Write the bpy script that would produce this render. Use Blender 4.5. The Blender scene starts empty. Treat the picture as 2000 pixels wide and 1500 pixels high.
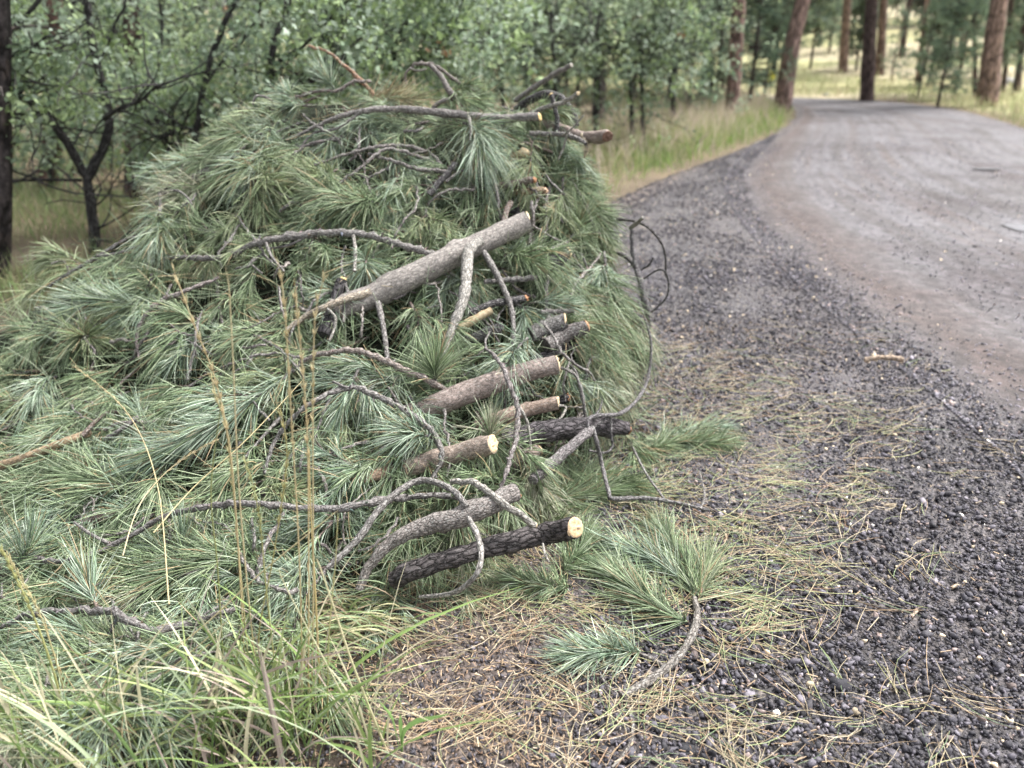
import bpy, math, random
import numpy as np
from mathutils import Vector, noise as mnoise

# ------------------------------------------------------------------ camera
FPX, CAMH = 1500.0, 1.5
TH = math.atan(670 / 1500.0)
CT, ST = math.cos(TH), math.sin(TH)
C = bpy.context.scene
cam_d = bpy.data.cameras.new("camera")
cam = bpy.data.objects.new("camera", cam_d)
C.collection.objects.link(cam)
cam.location = (0, 0, CAMH)
cam.rotation_euler = (math.pi / 2 - TH, 0, 0)
cam_d.sensor_width = 36
cam_d.lens = 27.0
cam_d.clip_start = 0.05
cam_d.clip_end = 1500
cam_d.dof.use_dof = True
cam_d.dof.focus_distance = 2.15
cam_d.dof.aperture_fstop = 1.9
C.camera = cam
C.render.resolution_x, C.render.resolution_y = 1024, 768

# ------------------------------------------------------------------ world, sun, exposure
SUN_EL, SUN_AZ = math.radians(58), math.radians(65)     # azimuth from +Y towards +X
w = bpy.data.worlds.new("World"); C.world = w; w.use_nodes = True
nt = w.node_tree
bg = nt.nodes["Background"]
sky = nt.nodes.new("ShaderNodeTexSky"); sky.sky_type = 'NISHITA'; sky.sun_disc = False
sky.sun_elevation = SUN_EL; sky.sun_rotation = SUN_AZ
sky.dust_density = 4.0; sky.air_density = 1.0; sky.ozone_density = 1.0
hs = nt.nodes.new("ShaderNodeHueSaturation"); hs.inputs['Saturation'].default_value = 0.22
nt.links.new(sky.outputs[0], hs.inputs['Color']); nt.links.new(hs.outputs[0], bg.inputs[0])
bg.inputs[1].default_value = 0.09
sd = bpy.data.lights.new("sun", 'SUN'); so = bpy.data.objects.new("sun", sd)
C.collection.objects.link(so)
sd.energy = 1.5; sd.angle = math.radians(12); sd.color = (1.0, 0.97, 0.93)
sv = Vector((math.sin(SUN_AZ) * math.cos(SUN_EL), math.cos(SUN_AZ) * math.cos(SUN_EL), math.sin(SUN_EL)))
so.rotation_euler = sv.to_track_quat('Z', 'Y').to_euler()
C.view_settings.view_transform = 'Standard'; C.view_settings.look = 'None'
C.view_settings.exposure = 2.15; C.view_settings.gamma = 1.0
C.cycles.max_bounces = 6; C.cycles.diffuse_bounces = 2; C.cycles.glossy_bounces = 2
C.cycles.transmission_bounces = 3; C.cycles.transparent_max_bounces = 4
C.cycles.use_adaptive_sampling = True; C.cycles.adaptive_threshold = 0.02
C.cycles.use_denoising = True
C.cycles.denoiser = 'OPENIMAGEDENOISE'
C.cycles.denoising_prefilter = 'ACCURATE'
C.cycles.sample_clamp_indirect = 4.0

rng = np.random.default_rng(7)
R = random.Random(11)

# ------------------------------------------------------------------ projection helpers
def ray(px, py):
    u, v = px - 1000.0, 750.0 - py
    return np.array([u, FPX * CT + v * ST, -FPX * ST + v * CT])
def at_y(px, py, y):
    r = ray(px, py); t = y / r[1]
    return np.array([r[0] * t, y, CAMH + r[2] * t])
def fbm(x, y, s=1.0, o=2):
    return mnoise.fractal(Vector((x * s, y * s, 3.7)), 0.8, 2.0, o)
def hill(x, y):
    t = max(0.0, y - 25.5)
    h = 0.078 * t * (t / (t + 3.0))
    if t > 60: h -= 0.05 * (t - 60)
    t2 = max(0.0, x - 13 - max(0, (14 - y)) * 0.2)
    h += 0.06 * t2 * t2 / (t2 + 3)
    return min(h, 9.0)
def gz(x, y):
    n = 0.0
    d = math.hypot(x, y)
    if d > 5: n = 0.10 * min(1, (d - 5) / 10) * fbm(x, y, 0.12)
    return hill(x, y) + n * (0.0 if onroad(x, y) else 1.0)
def ground(px, py):
    r = ray(px, py)
    t = -CAMH / r[2] if r[2] < -1e-6 else 0.2
    if r[2] >= -1e-6 or t * r[1] > 22:
        t = 20.0 / r[1]
        while t * r[1] < 160:
            if CAMH + r[2] * t <= gz(r[0] * t, r[1] * t): break
            t += 0.25 / r[1]
    return np.array([r[0] * t, r[1] * t, gz(r[0] * t, r[1] * t)])
def pxm(p):                              # pixels per metre at world point
    d = p[1] * CT - (p[2] - CAMH) * ST
    return FPX / max(d, 0.3)
def toppx(p):
    d = p[1] * CT - (p[2] - CAMH) * ST
    v = p[1] * ST + (p[2] - CAMH) * CT
    return 1000 + FPX * p[0] / d, 750 - FPX * v / d

# road edges in world metres (left edge, right edge, near to far)
def _flat(px, py):
    r = ray(px, py); t = -CAMH / r[2]; return (r[0] * t, r[1] * t)
LE = [(2.3, -4.0), (2.15, 0.5), (2.0, 1.8)] + [_flat(*q) for q in ((2000, 868), (1800, 712), (1640, 592), (1530, 490), (1462, 410), (1440, 352), (1475, 300), (1530, 254), (1556, 226))] + [(6.9, 20.6), (4.0, 23.3), (-2, 25.2), (-12, 27)]
RE = [(8.5, -4.0), (8.4, 1), (8.2, 4), (8.2, 8), (8.7, 12), (9.8, 15.6), (10.3, 17.6), (10.6, 19.7), (9.9, 22.3), (7.9, 23.9), (5.0, 25.6), (-2, 28.4), (-12, 30.5)]
SE = [(0.15, -4), (-0.35, 1.0), (-0.3, 2.4), (0.2, 4.6), _flat(1130, 420), _flat(1190, 395), _flat(1300, 347), _flat(1450, 291), _flat(1528, 252), _flat(1552, 226), (6.7, 20.7), (3.9, 23.5), (-2, 25.3), (-12, 27.1)]
def resample(pts, n):
    p = np.array(pts, float); k = len(p); out = []
    seg = np.linalg.norm(np.diff(p, axis=0), axis=1); cum = np.r_[0, np.cumsum(seg)]
    for s in np.linspace(0, cum[-1] - 1e-6, n):
        i = min(int(np.searchsorted(cum, s, 'right')) - 1, k - 2)
        t = (s - cum[i]) / max(seg[i], 1e-9)
        p0, p1, p2, p3 = p[max(i - 1, 0)], p[i], p[i + 1], p[min(i + 2, k - 1)]
        out.append(0.5 * ((2 * p1) + (-p0 + p2) * t + (2 * p0 - 5 * p1 + 4 * p2 - p3) * t * t + (-p0 + 3 * p1 - 3 * p2 + p3) * t ** 3))
    return np.array(out)
LEs, REs, SEs = resample(LE, 90), resample(RE, 90), resample(SE, 90)
_poly = np.vstack([SEs, REs[::-1]])
_polyroad = np.vstack([LEs, REs[::-1]])
def inpoly(poly, x, y):
    a = poly; b = np.roll(poly, -1, axis=0)
    c = ((a[:, 1] > y) != (b[:, 1] > y)) & (x < (b[:, 0] - a[:, 0]) * (y - a[:, 1]) / (b[:, 1] - a[:, 1] + 1e-12) + a[:, 0])
    return bool(np.count_nonzero(c) % 2)
def onroad(x, y):
    if not (-13 < x < 12 and -5 < y < 31): return False
    return inpoly(_poly, x, y)

# ------------------------------------------------------------------ mesh buffers
class Buf:
    def __init__(s): s.v = []; s.f = []; s.c = []; s.k = []; s.n = 0
    def add(s, v, f, c, k=None):
        v = np.asarray(v, np.float32).reshape(-1, 3)
        c = np.broadcast_to(np.asarray(c, np.float32), (len(v), 3))
        s.v.append(v); s.c.append(c)
        s.k.append(np.zeros_like(v) if k is None else np.asarray(k, np.float32).reshape(-1, 3))
        f = np.asarray(f, np.int32)
        s.f.append(f + s.n); s.n += len(v)
    def mesh(s, name, mat, off=(0, 0, 0), smooth=True, bk=False):
        me = bpy.data.meshes.new(name)
        if s.n == 0: return me
        V = np.concatenate(s.v) - np.asarray(off, np.float32)
        nf = sum(len(f) for f in s.f)
        lens = np.concatenate([np.full(len(f), f.shape[1], np.int32) for f in s.f])
        L = np.concatenate([f.ravel() for f in s.f]).astype(np.int32)
        me.vertices.add(len(V)); me.vertices.foreach_set("co", V.ravel())
        me.loops.add(len(L)); me.loops.foreach_set("vertex_index", L)
        me.polygons.add(nf)
        st = np.zeros(nf, np.int32); st[1:] = np.cumsum(lens)[:-1]
        me.polygons.foreach_set("loop_start", st)
        me.polygons.foreach_set("loop_total", lens)
        if smooth: me.polygons.foreach_set("use_smooth", np.ones(nf, bool))
        a = me.attributes.new("col", 'FLOAT_COLOR', 'POINT')
        cc = np.ones((len(V), 4), np.float32); cc[:, :3] = np.concatenate(s.c)
        a.data.foreach_set("color", cc.ravel())
        if bk:
            a = me.attributes.new("bk", 'FLOAT_VECTOR', 'POINT')
            a.data.foreach_set("vector", np.concatenate(s.k).ravel())
        me.materials.append(mat)
        me.update(); me.validate()
        return me

def unit(a): return a / np.maximum(np.linalg.norm(a, axis=-1, keepdims=True), 1e-9)

def tube(buf, pts, rad, col, sides=10, rough=0.08, tip=False, seed=0, cap=True, knots=0):
    """tapered bent tube through pts (n,3) with radii; returns start/end frames"""
    pts = np.asarray(pts, float); n = len(pts)
    rad = np.interp(np.linspace(0, 1, n), np.linspace(0, 1, len(rad)), rad)
    T = unit(np.gradient(pts, axis=0))
    N = np.zeros_like(T)
    a = np.array([0, 0, 1.0]) if abs(T[0][2]) < 0.9 else np.array([1.0, 0, 0])
    N[0] = unit(np.cross(T[0], a))
    for i in range(1, n):
        v = N[i - 1] - T[i] * np.dot(N[i - 1], T[i]); N[i] = unit(v)
    B = np.cross(T, N)
    s = np.r_[0, np.cumsum(np.linalg.norm(np.diff(pts, axis=0), axis=1))]
    rr = np.random.default_rng(seed + 5)
    th = np.linspace(0, 2 * np.pi, sides, endpoint=False)
    jr = 1 + rough * (rr.standard_normal((n, sides)) * 0.6 + rr.standard_normal((n, 1)) * 0.8)
    if knots:
        for _ in range(knots):
            s0 = rr.uniform(0.08, 0.92) * s[-1]; t0 = rr.uniform(0, 6.283); w_ = rad.mean() * rr.uniform(0.5, 0.9)
            da = np.angle(np.exp(1j * (th - t0)))[None, :]
            jr = jr + rr.uniform(0.12, 0.3) * np.exp(-((s[:, None] - s0) / w_) ** 2 - (da / 0.45) ** 2)
        lf = np.array([[mnoise.noise(Vector((q * 9 + seed, math.cos(a_) * .9, math.sin(a_) * .9))) for a_ in th] for q in s]); jr = jr + 0.10 * lf
    rrad = rad[:, None] * jr
    if tip: rrad[-1] *= 0.15
    V = pts[:, None, :] + rrad[..., None] * (np.cos(th)[None, :, None] * N[:, None, :] + np.sin(th)[None, :, None] * B[:, None, :])
    K = np.stack([rrad * np.cos(th), rrad * np.sin(th), np.broadcast_to(s[:, None], rrad.shape)], -1) + rr.random(3) * 5
    i = np.arange(n - 1)[:, None] * sides; j = np.arange(sides)[None, :]
    j2 = (j + 1) % sides
    F = np.stack([i + j, i + j2, i + sides + j2, i + sides + j], -1).reshape(-1, 4)
    buf.add(V.reshape(-1, 3), F, col, K.reshape(-1, 3))
    if cap:
        for e in (0, n - 1):
            c = pts[e]; base = V[e]
            vv = np.vstack([base, c[None]])
            f = [(k, (k + 1) % sides, sides) for k in range(sides)]
            if e == 0: f = [(b, a2, c2) for a2, b, c2 in f]
            kk = np.vstack([K[e], K[e].mean(0)[None]])
            buf.add(vv, f, col, kk)
    return V, T, rad

def smooth_path(wp, step=0.012):
    wp = np.asarray(wp, float)
    if len(wp) == 2: wp = np.vstack([wp[0], wp.mean(0), wp[1]])
    L = np.linalg.norm(np.diff(wp, axis=0), axis=1).sum()
    return resample(wp, max(4, min(70, int(L / step))))

def ribbons(buf, P, W, col, tri=True):
    """P (N,K,3) centre lines, W (N,K) half widths, col (N,3). tri: 3-sided needles; else V-shaped blades"""
    N_, K_ = P.shape[:2]
    if N_ == 0: return
    T = unit(np.gradient(P, axis=1))
    ref = unit(rng.standard_normal((N_, 1, 3)))
    A = unit(np.cross(T, ref)); Bn = np.cross(T, A)
    if tri:
        ang = np.array([0, 2.0944, 4.18879])
        V = P[:, :, None, :] + W[:, :, None, None] * (np.cos(ang)[None, None, :, None] * A[:, :, None, :] + np.sin(ang)[None, None, :, None] * Bn[:, :, None, :])
        m = 3; pairs = [(0, 1), (1, 2), (2, 0)]
    else:
        A = np.broadcast_to(unit(A[:, :1]), A.shape)
        side = unit(np.cross(T, unit(np.cross(A, T))))
        up = unit(np.cross(side, T))
        V = np.stack([P - side * W[..., None], P - up * W[..., None] * 0.35, P + side * W[..., None]], 2)
        m = 3; pairs = [(0, 1), (1, 2)]
    base = (np.arange(N_) * K_ * m)[:, None, None]
    kk = (np.arange(K_ - 1) * m)[None, :, None]
    fs = []
    for a, b in pairs:
        fs.append(np.stack(np.broadcast_arrays(base + kk + a, base + kk + b, base + kk + m + b, base + kk + m + a), -1).reshape(-1, 4))
    cc = np.repeat(col, K_ * m, axis=0)
    buf.add(V.reshape(-1, 3), np.concatenate(fs), cc)

# ------------------------------------------------------------------ materials
def new_mat(name):
    m = bpy.data.materials.new(name); m.use_nodes = True
    n = m.node_tree; p = n.nodes["Principled BSDF"]
    return m, n, p
def node(n, t, **kw):
    x = n.nodes.new(t)
    for k, v in kw.items():
        if k in x.inputs: x.inputs[k].default_value = v
        else: setattr(x, k, v)
    return x
def attr(n, name):
    a = n.nodes.new("ShaderNodeAttribute"); a.attribute_name = name; return a
def ramp(n, fac, stops, interp='LINEAR'):
    r = n.nodes.new("ShaderNodeValToRGB"); e = r.color_ramp.elements
    r.color_ramp.interpolation = interp
    while len(e) > 1: e.remove(e[-1])
    e[0].position = stops[0][0]; e[0].color = (*stops[0][1], 1)
    for p, c in stops[1:]:
        q = e.new(p); q.color = (*c, 1)
    n.links.new(fac, r.inputs[0]); return r
def mixc(n, fac, a, b, mode='MIX'):
    m = n.nodes.new("ShaderNodeMix"); m.data_type = 'RGBA'; m.blend_type = mode
    for s, v in ((0, fac), (6, a), (7, b)):
        if hasattr(v, 'links') or hasattr(v, 'is_linked'): n.links.new(v, m.inputs[s])
        else: m.inputs[s].default_value = v if s == 0 else (*v, 1)
    return m.outputs[2]
def bump(n, h, p, strength=0.5, dist=0.01):
    b = n.nodes.new("ShaderNodeBump"); b.inputs['Strength'].default_value = strength; b.inputs['Distance'].default_value = dist
    n.links.new(h, b.inputs['Height']); n.links.new(b.outputs[0], p.inputs['Normal']); return b

def leafy(name, rough=0.5, trans=0.25, spec=0.4):
    m, n, p = new_mat(name)
    a = attr(n, "col"); n.links.new(a.outputs['Color'], p.inputs['Base Color'])
    p.inputs['Roughness'].default_value = rough
    p.inputs['Specular IOR Level'].default_value = spec
    tr = n.nodes.new("ShaderNodeBsdfTranslucent"); n.links.new(a.outputs['Color'], tr.inputs[0])
    mx = n.nodes.new("ShaderNodeMixShader"); mx.inputs[0].default_value = trans
    n.links.new(p.outputs[0], mx.inputs[1]); n.links.new(tr.outputs[0], mx.inputs[2])
    n.links.new(mx.outputs[0], n.nodes["Material Output"].inputs[0])
    return m
M_needle = leafy("pine_needles", 0.42, 0.04, 0.4)
M_leaf = leafy("oak_leaves", 0.55, 0.4, 0.3)
M_grass = leafy("grass", 0.55, 0.3, 0.3)

def bark(name, plates=70, aniso=0.45, spk=260.0, lichen=0.35, bstr=0.8, bdist=0.004, rough=0.85, crack=0.35, lcol=(0.42, 0.42, 0.40)):
    m, n, p = new_mat(name)
    a = attr(n, "col"); b = attr(n, "bk")
    mp = node(n, "ShaderNodeMapping"); mp.inputs['Scale'].default_value = (plates, plates, plates * aniso)
    n.links.new(b.outputs['Vector'], mp.inputs[0])
    nz = node(n, "ShaderNodeTexNoise", Scale=1.3, Detail=4.0); n.links.new(mp.outputs[0], nz.inputs['Vector'])
    wob = mixc(n, 1.0, mp.outputs[0], nz.outputs['Color'], 'ADD')
    vo = node(n, "ShaderNodeTexVoronoi", feature='DISTANCE_TO_EDGE'); vo.inputs['Scale'].default_value = 1.0
    n.links.new(wob, vo.inputs['Vector'])
    cr = ramp(n, vo.outputs['Distance'], [(0.0, (crack,) * 3), (0.12, (0.8,) * 3), (0.3, (1.0,) * 3)])
    n2 = node(n, "ShaderNodeTexNoise", Scale=1.7, Detail=4.0, Roughness=0.7); n.links.new(mp.outputs[0], n2.inputs['Vector'])
    n3 = node(n, "ShaderNodeTexNoise", Scale=spk, Detail=3.0, Roughness=0.7)
    n.links.new(b.outputs['Vector'], n3.inputs['Vector'])
    tone = ramp(n, n2.outputs['Fac'], [(0.3, (0.55,) * 3), (0.5, (1,) * 3), (0.7, (1.45,) * 3)])
    tone2 = ramp(n, n3.outputs['Fac'], [(0.34, (0.42,) * 3), (0.48, (0.95,) * 3), (0.56, (1.1,) * 3), (0.68, (1.8,) * 3)])
    c1 = mixc(n, 1.0, a.outputs['Color'], cr.outputs[0], 'MULTIPLY')
    c2 = mixc(n, 1.0, c1, tone.outputs[0], 'MULTIPLY')
    c2 = mixc(n, 1.0, c2, tone2.outputs[0], 'MULTIPLY')
    n4 = node(n, "ShaderNodeTexNoise", Scale=2.6, Detail=2.0, Roughness=0.6); n.links.new(mp.outputs[0], n4.inputs['Vector'])
    lf = ramp(n, n4.outputs['Fac'], [(0.55, (0, 0, 0)), (0.63, (lichen,) * 3)])
    c3 = mixc(n, lf.outputs[0], c2, lcol)
    n.links.new(c3, p.inputs['Base Color'])
    p.inputs['Roughness'].default_value = rough; p.inputs['Specular IOR Level'].default_value = 0.25
    hh = mixc(n, 0.35, cr.outputs[0], n2.outputs['Color'], 'ADD')
    bump(n, hh, p, bstr, bdist)
    return m
M_bark = bark("branch_bark", 95, 0.5, 260.0, 0.5, 0.9, 0.003)
M_barksm = bark("smooth_bark", 70, 0.55, 260.0, 0.25, 0.35, 0.0015, crack=0.55)
M_barkdk = bark("charred_bark", 60, 0.4, 260.0, 0.18, 1.0, 0.008, crack=0.22, lcol=(0.25, 0.25, 0.25))
M_trunk = bark("ponderosa_bark", 9, 0.3, 30.0, 0.2, 1.0, 0.03, crack=0.25, lcol=(0.2, 0.15, 0.13))
M_oakbark = bark("oak_bark", 26, 0.35, 90.0, 0.3, 0.9, 0.01, crack=0.35, lcol=(0.2, 0.2, 0.19))

def cutwood(name):
    m, n, p = new_mat(name)
    a = attr(n, "col"); b = attr(n, "bk")
    ln = node(n, "ShaderNodeVectorMath", operation='LENGTH'); n.links.new(b.outputs['Vector'], ln.inputs[0])
    nz = node(n, "ShaderNodeTexNoise", Scale=90.0, Detail=3.0); n.links.new(b.outputs['Vector'], nz.inputs['Vector'])
    ad = node(n, "ShaderNodeMath", operation='MULTIPLY_ADD'); ad.inputs[1].default_value = 260.0
    n.links.new(ln.outputs['Value'], ad.inputs[0])
    mm = node(n, "ShaderNodeMath", operation='MULTIPLY'); mm.inputs[1].default_value = 0.8
    n.links.new(nz.outputs['Fac'], mm.inputs[0]); n.links.new(mm.outputs[0], ad.inputs[2])
    fr = node(n, "ShaderNodeMath", operation='FRACT'); n.links.new(ad.outputs[0], fr.inputs[0])
    rg = ramp(n, fr.outputs[0], [(0.0, (0.75,) * 3), (0.5, (1.05,) * 3), (1.0, (0.8,) * 3)])
    n2 = ramp(n, nz.outputs['Fac'], [(0.3, (0.7, 0.62, 0.5)), (0.6, (1.1, 1.1, 1.1))])
    c = mixc(n, 1.0, a.outputs['Color'], rg.outputs[0], 'MULTIPLY')
    c = mixc(n, 1.0, c, n2.outputs[0], 'MULTIPLY')
    n.links.new(c, p.inputs['Base Color']); p.inputs['Roughness'].default_value = 0.8
    bump(n, nz.outputs['Fac'], p, 0.6, 0.003)
    return m
M_cut = cutwood("cut_wood")

def plaincol(name, rough=0.8, spec=0.3, nscale=60, amt=0.5, bd=0.003):
    m, n, p = new_mat(name)
    a = attr(n, "col"); tc = n.nodes.new("ShaderNodeTexCoord")
    nz = node(n, "ShaderNodeTexNoise", Scale=float(nscale), Detail=5.0, Roughness=0.65); n.links.new(tc.outputs['Object'], nz.inputs['Vector'])
    t = ramp(n, nz.outputs['Fac'], [(0.3, (1 - amt,) * 3), (0.7, (1 + amt,) * 3)])
    n.links.new(mixc(n, 1.0, a.outputs['Color'], t.outputs[0], 'MULTIPLY'), p.inputs['Base Color'])
    p.inputs['Roughness'].default_value = rough; p.inputs['Specular IOR Level'].default_value = spec
    bump(n, nz.outputs['Fac'], p, 0.7, bd)
    return m
M_stone = plaincol("cinder_stone", 0.75, 0.35, 140, 0.45, 0.002)
M_core = plaincol("pile_shade_filler", 0.95, 0.1, 30, 0.6, 0.02)
M_rock = plaincol("rock", 0.8, 0.3, 12, 0.35, 0.01)

def ground_mat():
    m, n, p = new_mat("ground_soil")
    g = n.nodes.new("ShaderNodeNewGeometry")
    sp = n.nodes.new("ShaderNodeSeparateXYZ"); n.links.new(g.outputs['Position'], sp.inputs[0])
    a = attr(n, "col")
    n1 = node(n, "ShaderNodeTexNoise", Scale=0.9, Detail=6.0, Roughness=0.65); n.links.new(g.outputs['Position'], n1.inputs['Vector'])
    n2 = node(n, "ShaderNodeTexNoise", Scale=45.0, Detail=5.0, Roughness=0.7); n.links.new(g.outputs['Position'], n2.inputs['Vector'])
    t1 = ramp(n, n1.outputs['Fac'], [(0.3, (0.65, 0.65, 0.6)), (0.5, (1, 1, 1)), (0.7, (1.3, 1.25, 1.1))])
    t2 = ramp(n, n2.outputs['Fac'], [(0.3, (0.5,) * 3), (0.7, (1.5,) * 3)])
    c = mixc(n, 1.0, a.outputs['Color'], t1.outputs[0], 'MULTIPLY')
    c = mixc(n, 1.0, c, t2.outputs[0], 'MULTIPLY')
    n.links.new(c, p.inputs['Base Color']); p.inputs['Roughness'].default_value = 0.95
    p.inputs['Specular IOR Level'].default_value = 0.15
    bump(n, n2.outputs['Fac'], p, 0.8, 0.02)
    return m
M_ground = ground_mat()

def gravel_mat():
    m, n, p = new_mat("cinder_gravel")
    g = n.nodes.new("ShaderNodeNewGeometry")
    vo = node(n, "ShaderNodeTexVoronoi", Scale=62.0); n.links.new(g.outputs['Position'], vo.inputs['Vector'])
    v2 = node(n, "ShaderNodeTexVoronoi", Scale=62.0, feature='DISTANCE_TO_EDGE'); n.links.new(g.outputs['Position'], v2.inputs['Vector'])
    sp = n.nodes.new("ShaderNodeSeparateColor"); n.links.new(vo.outputs['Color'], sp.inputs[0])
    c = ramp(n, sp.outputs[0], [(0.0, (0.04, 0.037, 0.039)), (0.45, (0.078, 0.072, 0.077)), (0.7, (0.125, 0.115, 0.122)), (0.9, (0.18, 0.155, 0.14)), (0.975, (0.26, 0.21, 0.16))], 'CONSTANT')
    n1 = node(n, "ShaderNodeTexNoise", Scale=1.3, Detail=5.0, Roughness=0.6); n.links.new(g.outputs['Position'], n1.inputs['Vector'])
    pk = ramp(n, n1.outputs['Fac'], [(0.42, (0, 0, 0)), (0.62, (0.55,) * 3)])
    c2 = mixc(n, pk.outputs[0], c.outputs[0], (0.088, 0.072, 0.070))
    ab = attr(n, "bk"); sx = n.nodes.new("ShaderNodeSeparateXYZ"); n.links.new(ab.outputs['Vector'], sx.inputs[0])
    jit = node(n, "ShaderNodeMath", operation='MULTIPLY_ADD'); jit.inputs[1].default_value = 0.45; n.links.new(n1.outputs['Fac'], jit.inputs[0])
    sb = node(n, "ShaderNodeMath", operation='SUBTRACT'); sb.inputs[1].default_value = 0.22; n.links.new(sx.outputs[0], sb.inputs[0]); n.links.new(sb.outputs[0], jit.inputs[2])
    el = ramp(n, jit.outputs[0], [(0.0, (0.85,) * 3), (0.10, (0.6,) * 3), (0.22, (0,) * 3)])
    er = ramp(n, jit.outputs[0], [(0.4, (0,) * 3), (0.9, (0.75,) * 3)])
    c2 = mixc(n, el.outputs[0], c2, (0.135, 0.10, 0.08)); c2 = mixc(n, er.outputs[0], c2, (0.115, 0.10, 0.105))
    ed = ramp(n, v2.outputs['Distance'], [(0.0, (0.35,) * 3), (0.12, (1,) * 3)])
    c3 = mixc(n, 1.0, c2, ed.outputs[0], 'MULTIPLY')
    n.links.new(c3, p.inputs['Base Color']); p.inputs['Roughness'].default_value = 0.7
    bump(n, v2.outputs['Distance'], p, 0.9, 0.012)
    return m
M_gravel = gravel_mat()

def road_mat():
    m, n, p = new_mat("packed_road")
    a = attr(n, "bk")          # x = across 0..1, y = along metres
    g = n.nodes.new("ShaderNodeNewGeometry")
    sp = n.nodes.new("ShaderNodeSeparateXYZ"); n.links.new(a.outputs['Vector'], sp.inputs[0])
    mp = node(n, "ShaderNodeMapping"); mp.inputs['Scale'].default_value = (22.0, 0.22, 1.0)
    n.links.new(a.outputs['Vector'], mp.inputs[0])
    n1 = node(n, "ShaderNodeTexNoise", Scale=1.0, Detail=5.0, Roughness=0.55); n.links.new(mp.outputs[0], n1.inputs['Vector'])
    n2 = node(n, "ShaderNodeTexNoise", Scale=0.7, Detail=5.0, Roughness=0.6); n.links.new(g.outputs['Position'], n2.inputs['Vector'])
    n3 = node(n, "ShaderNodeTexNoise", Scale=70.0, Detail=5.0, Roughness=0.75); n.links.new(g.outputs['Position'], n3.inputs['Vector'])
    base = ramp(n, n1.outputs['Fac'], [(0.32, (0.055, 0.047, 0.047)), (0.46, (0.072, 0.066, 0.070)), (0.54, (0.092, 0.087, 0.095)), (0.62, (0.078, 0.068, 0.070)), (0.72, (0.066, 0.051, 0.047))])
    ov = ramp(n, n2.outputs['Fac'], [(0.3, (0.74, 0.68, 0.67)), (0.5, (1, 1, 1)), (0.7, (1.15, 1.16, 1.18))])
    c = mixc(n, 1.0, base.outputs[0], ov.outputs[0], 'MULTIPLY')
    # darker reddish loose band near the left wheel line, distinct in the place
    nzb = node(n, "ShaderNodeTexNoise", Scale=1.4, Detail=4.0); n.links.new(g.outputs['Position'], nzb.inputs['Vector'])
    ma = node(n, "ShaderNodeMath", operation='MULTIPLY_ADD'); ma.inputs[1].default_value = 0.08; ma.inputs[2].default_value = -0.04
    n.links.new(nzb.outputs['Fac'], ma.inputs[0])
    ad = node(n, "ShaderNodeMath", operation='ADD'); n.links.new(sp.outputs[0], ad.inputs[0]); n.links.new(ma.outputs[0], ad.inputs[1])
    b1 = ramp(n, ad.outputs[0], [(0.0, (0.15,) * 3), (0.03, (0.5,) * 3), (0.055, (1.0,) * 3), (0.085, (0.75,) * 3), (0.13, (0.15,) * 3), (0.27, (0,) * 3), (0.29, (0.5,) * 3), (0.33, (0,) * 3), (0.55, (0,) * 3), (0.58, (0.35,) * 3), (0.63, (0,) * 3), (0.94, (0,) * 3), (1.0, (0.9,) * 3)])
    c = mixc(n, b1.outputs[0], c, (0.060, 0.043, 0.039))
    t3 = ramp(n, n3.outputs['Fac'], [(0.32, (0.45,) * 3), (0.5, (1,) * 3), (0.68, (1.65,) * 3)])
    c = mixc(n, 1.0, c, t3.outputs[0], 'MULTIPLY')
    n.links.new(c, p.inputs['Base Color'])
    rr_ = ramp(n, n2.outputs['Fac'], [(0.35, (0.85,) * 3), (0.7, (0.55,) * 3)])
    n.links.new(rr_.outputs[0], p.inputs['Roughness'])
    n5 = node(n, "ShaderNodeTexNoise", Scale=11.0, Detail=6.0, Roughness=0.75); n.links.new(g.outputs['Position'], n5.inputs['Vector'])
    t5 = ramp(n, n5.outputs['Fac'], [(0.36, (0.45, 0.43, 0.43)), (0.5, (1,) * 3), (0.62, (1.6, 1.58, 1.6))]); c = mixc(n, 1.0, c, t5.outputs[0], 'MULTIPLY'); n.links.new(c, p.inputs['Base Color'])
    hm = mixc(n, 0.6, n3.outputs['Color'], n1.outputs['Color'], 'ADD')
    bump(n, hm, p, 0.6, 0.02)
    return m
M_road = road_mat()
m, n, p = new_mat("puddle_water"); M_water = m
p.inputs['Base Color'].default_value = (0.12, 0.115, 0.125, 1); p.inputs['Roughness'].default_value = 0.3
p.inputs['IOR'].default_value = 1.33
nz = node(n, "ShaderNodeTexNoise", Scale=9.0, Detail=2.0); bump(n, nz.outputs['Fac'], p, 0.08, 0.01)
m, n, p = new_mat("marker_yellow"); M_yel = m
tc = n.nodes.new("ShaderNodeTexCoord"); nz = node(n, "ShaderNodeTexNoise", Scale=8.0); n.links.new(tc.outputs['Object'], nz.inputs['Vector'])
rp = ramp(n, nz.outputs['Fac'], [(0.3, (0.72, 0.66, 0.03)), (0.7, (0.85, 0.8, 0.06))]); n.links.new(rp.outputs[0], p.inputs['Base Color'])

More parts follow.
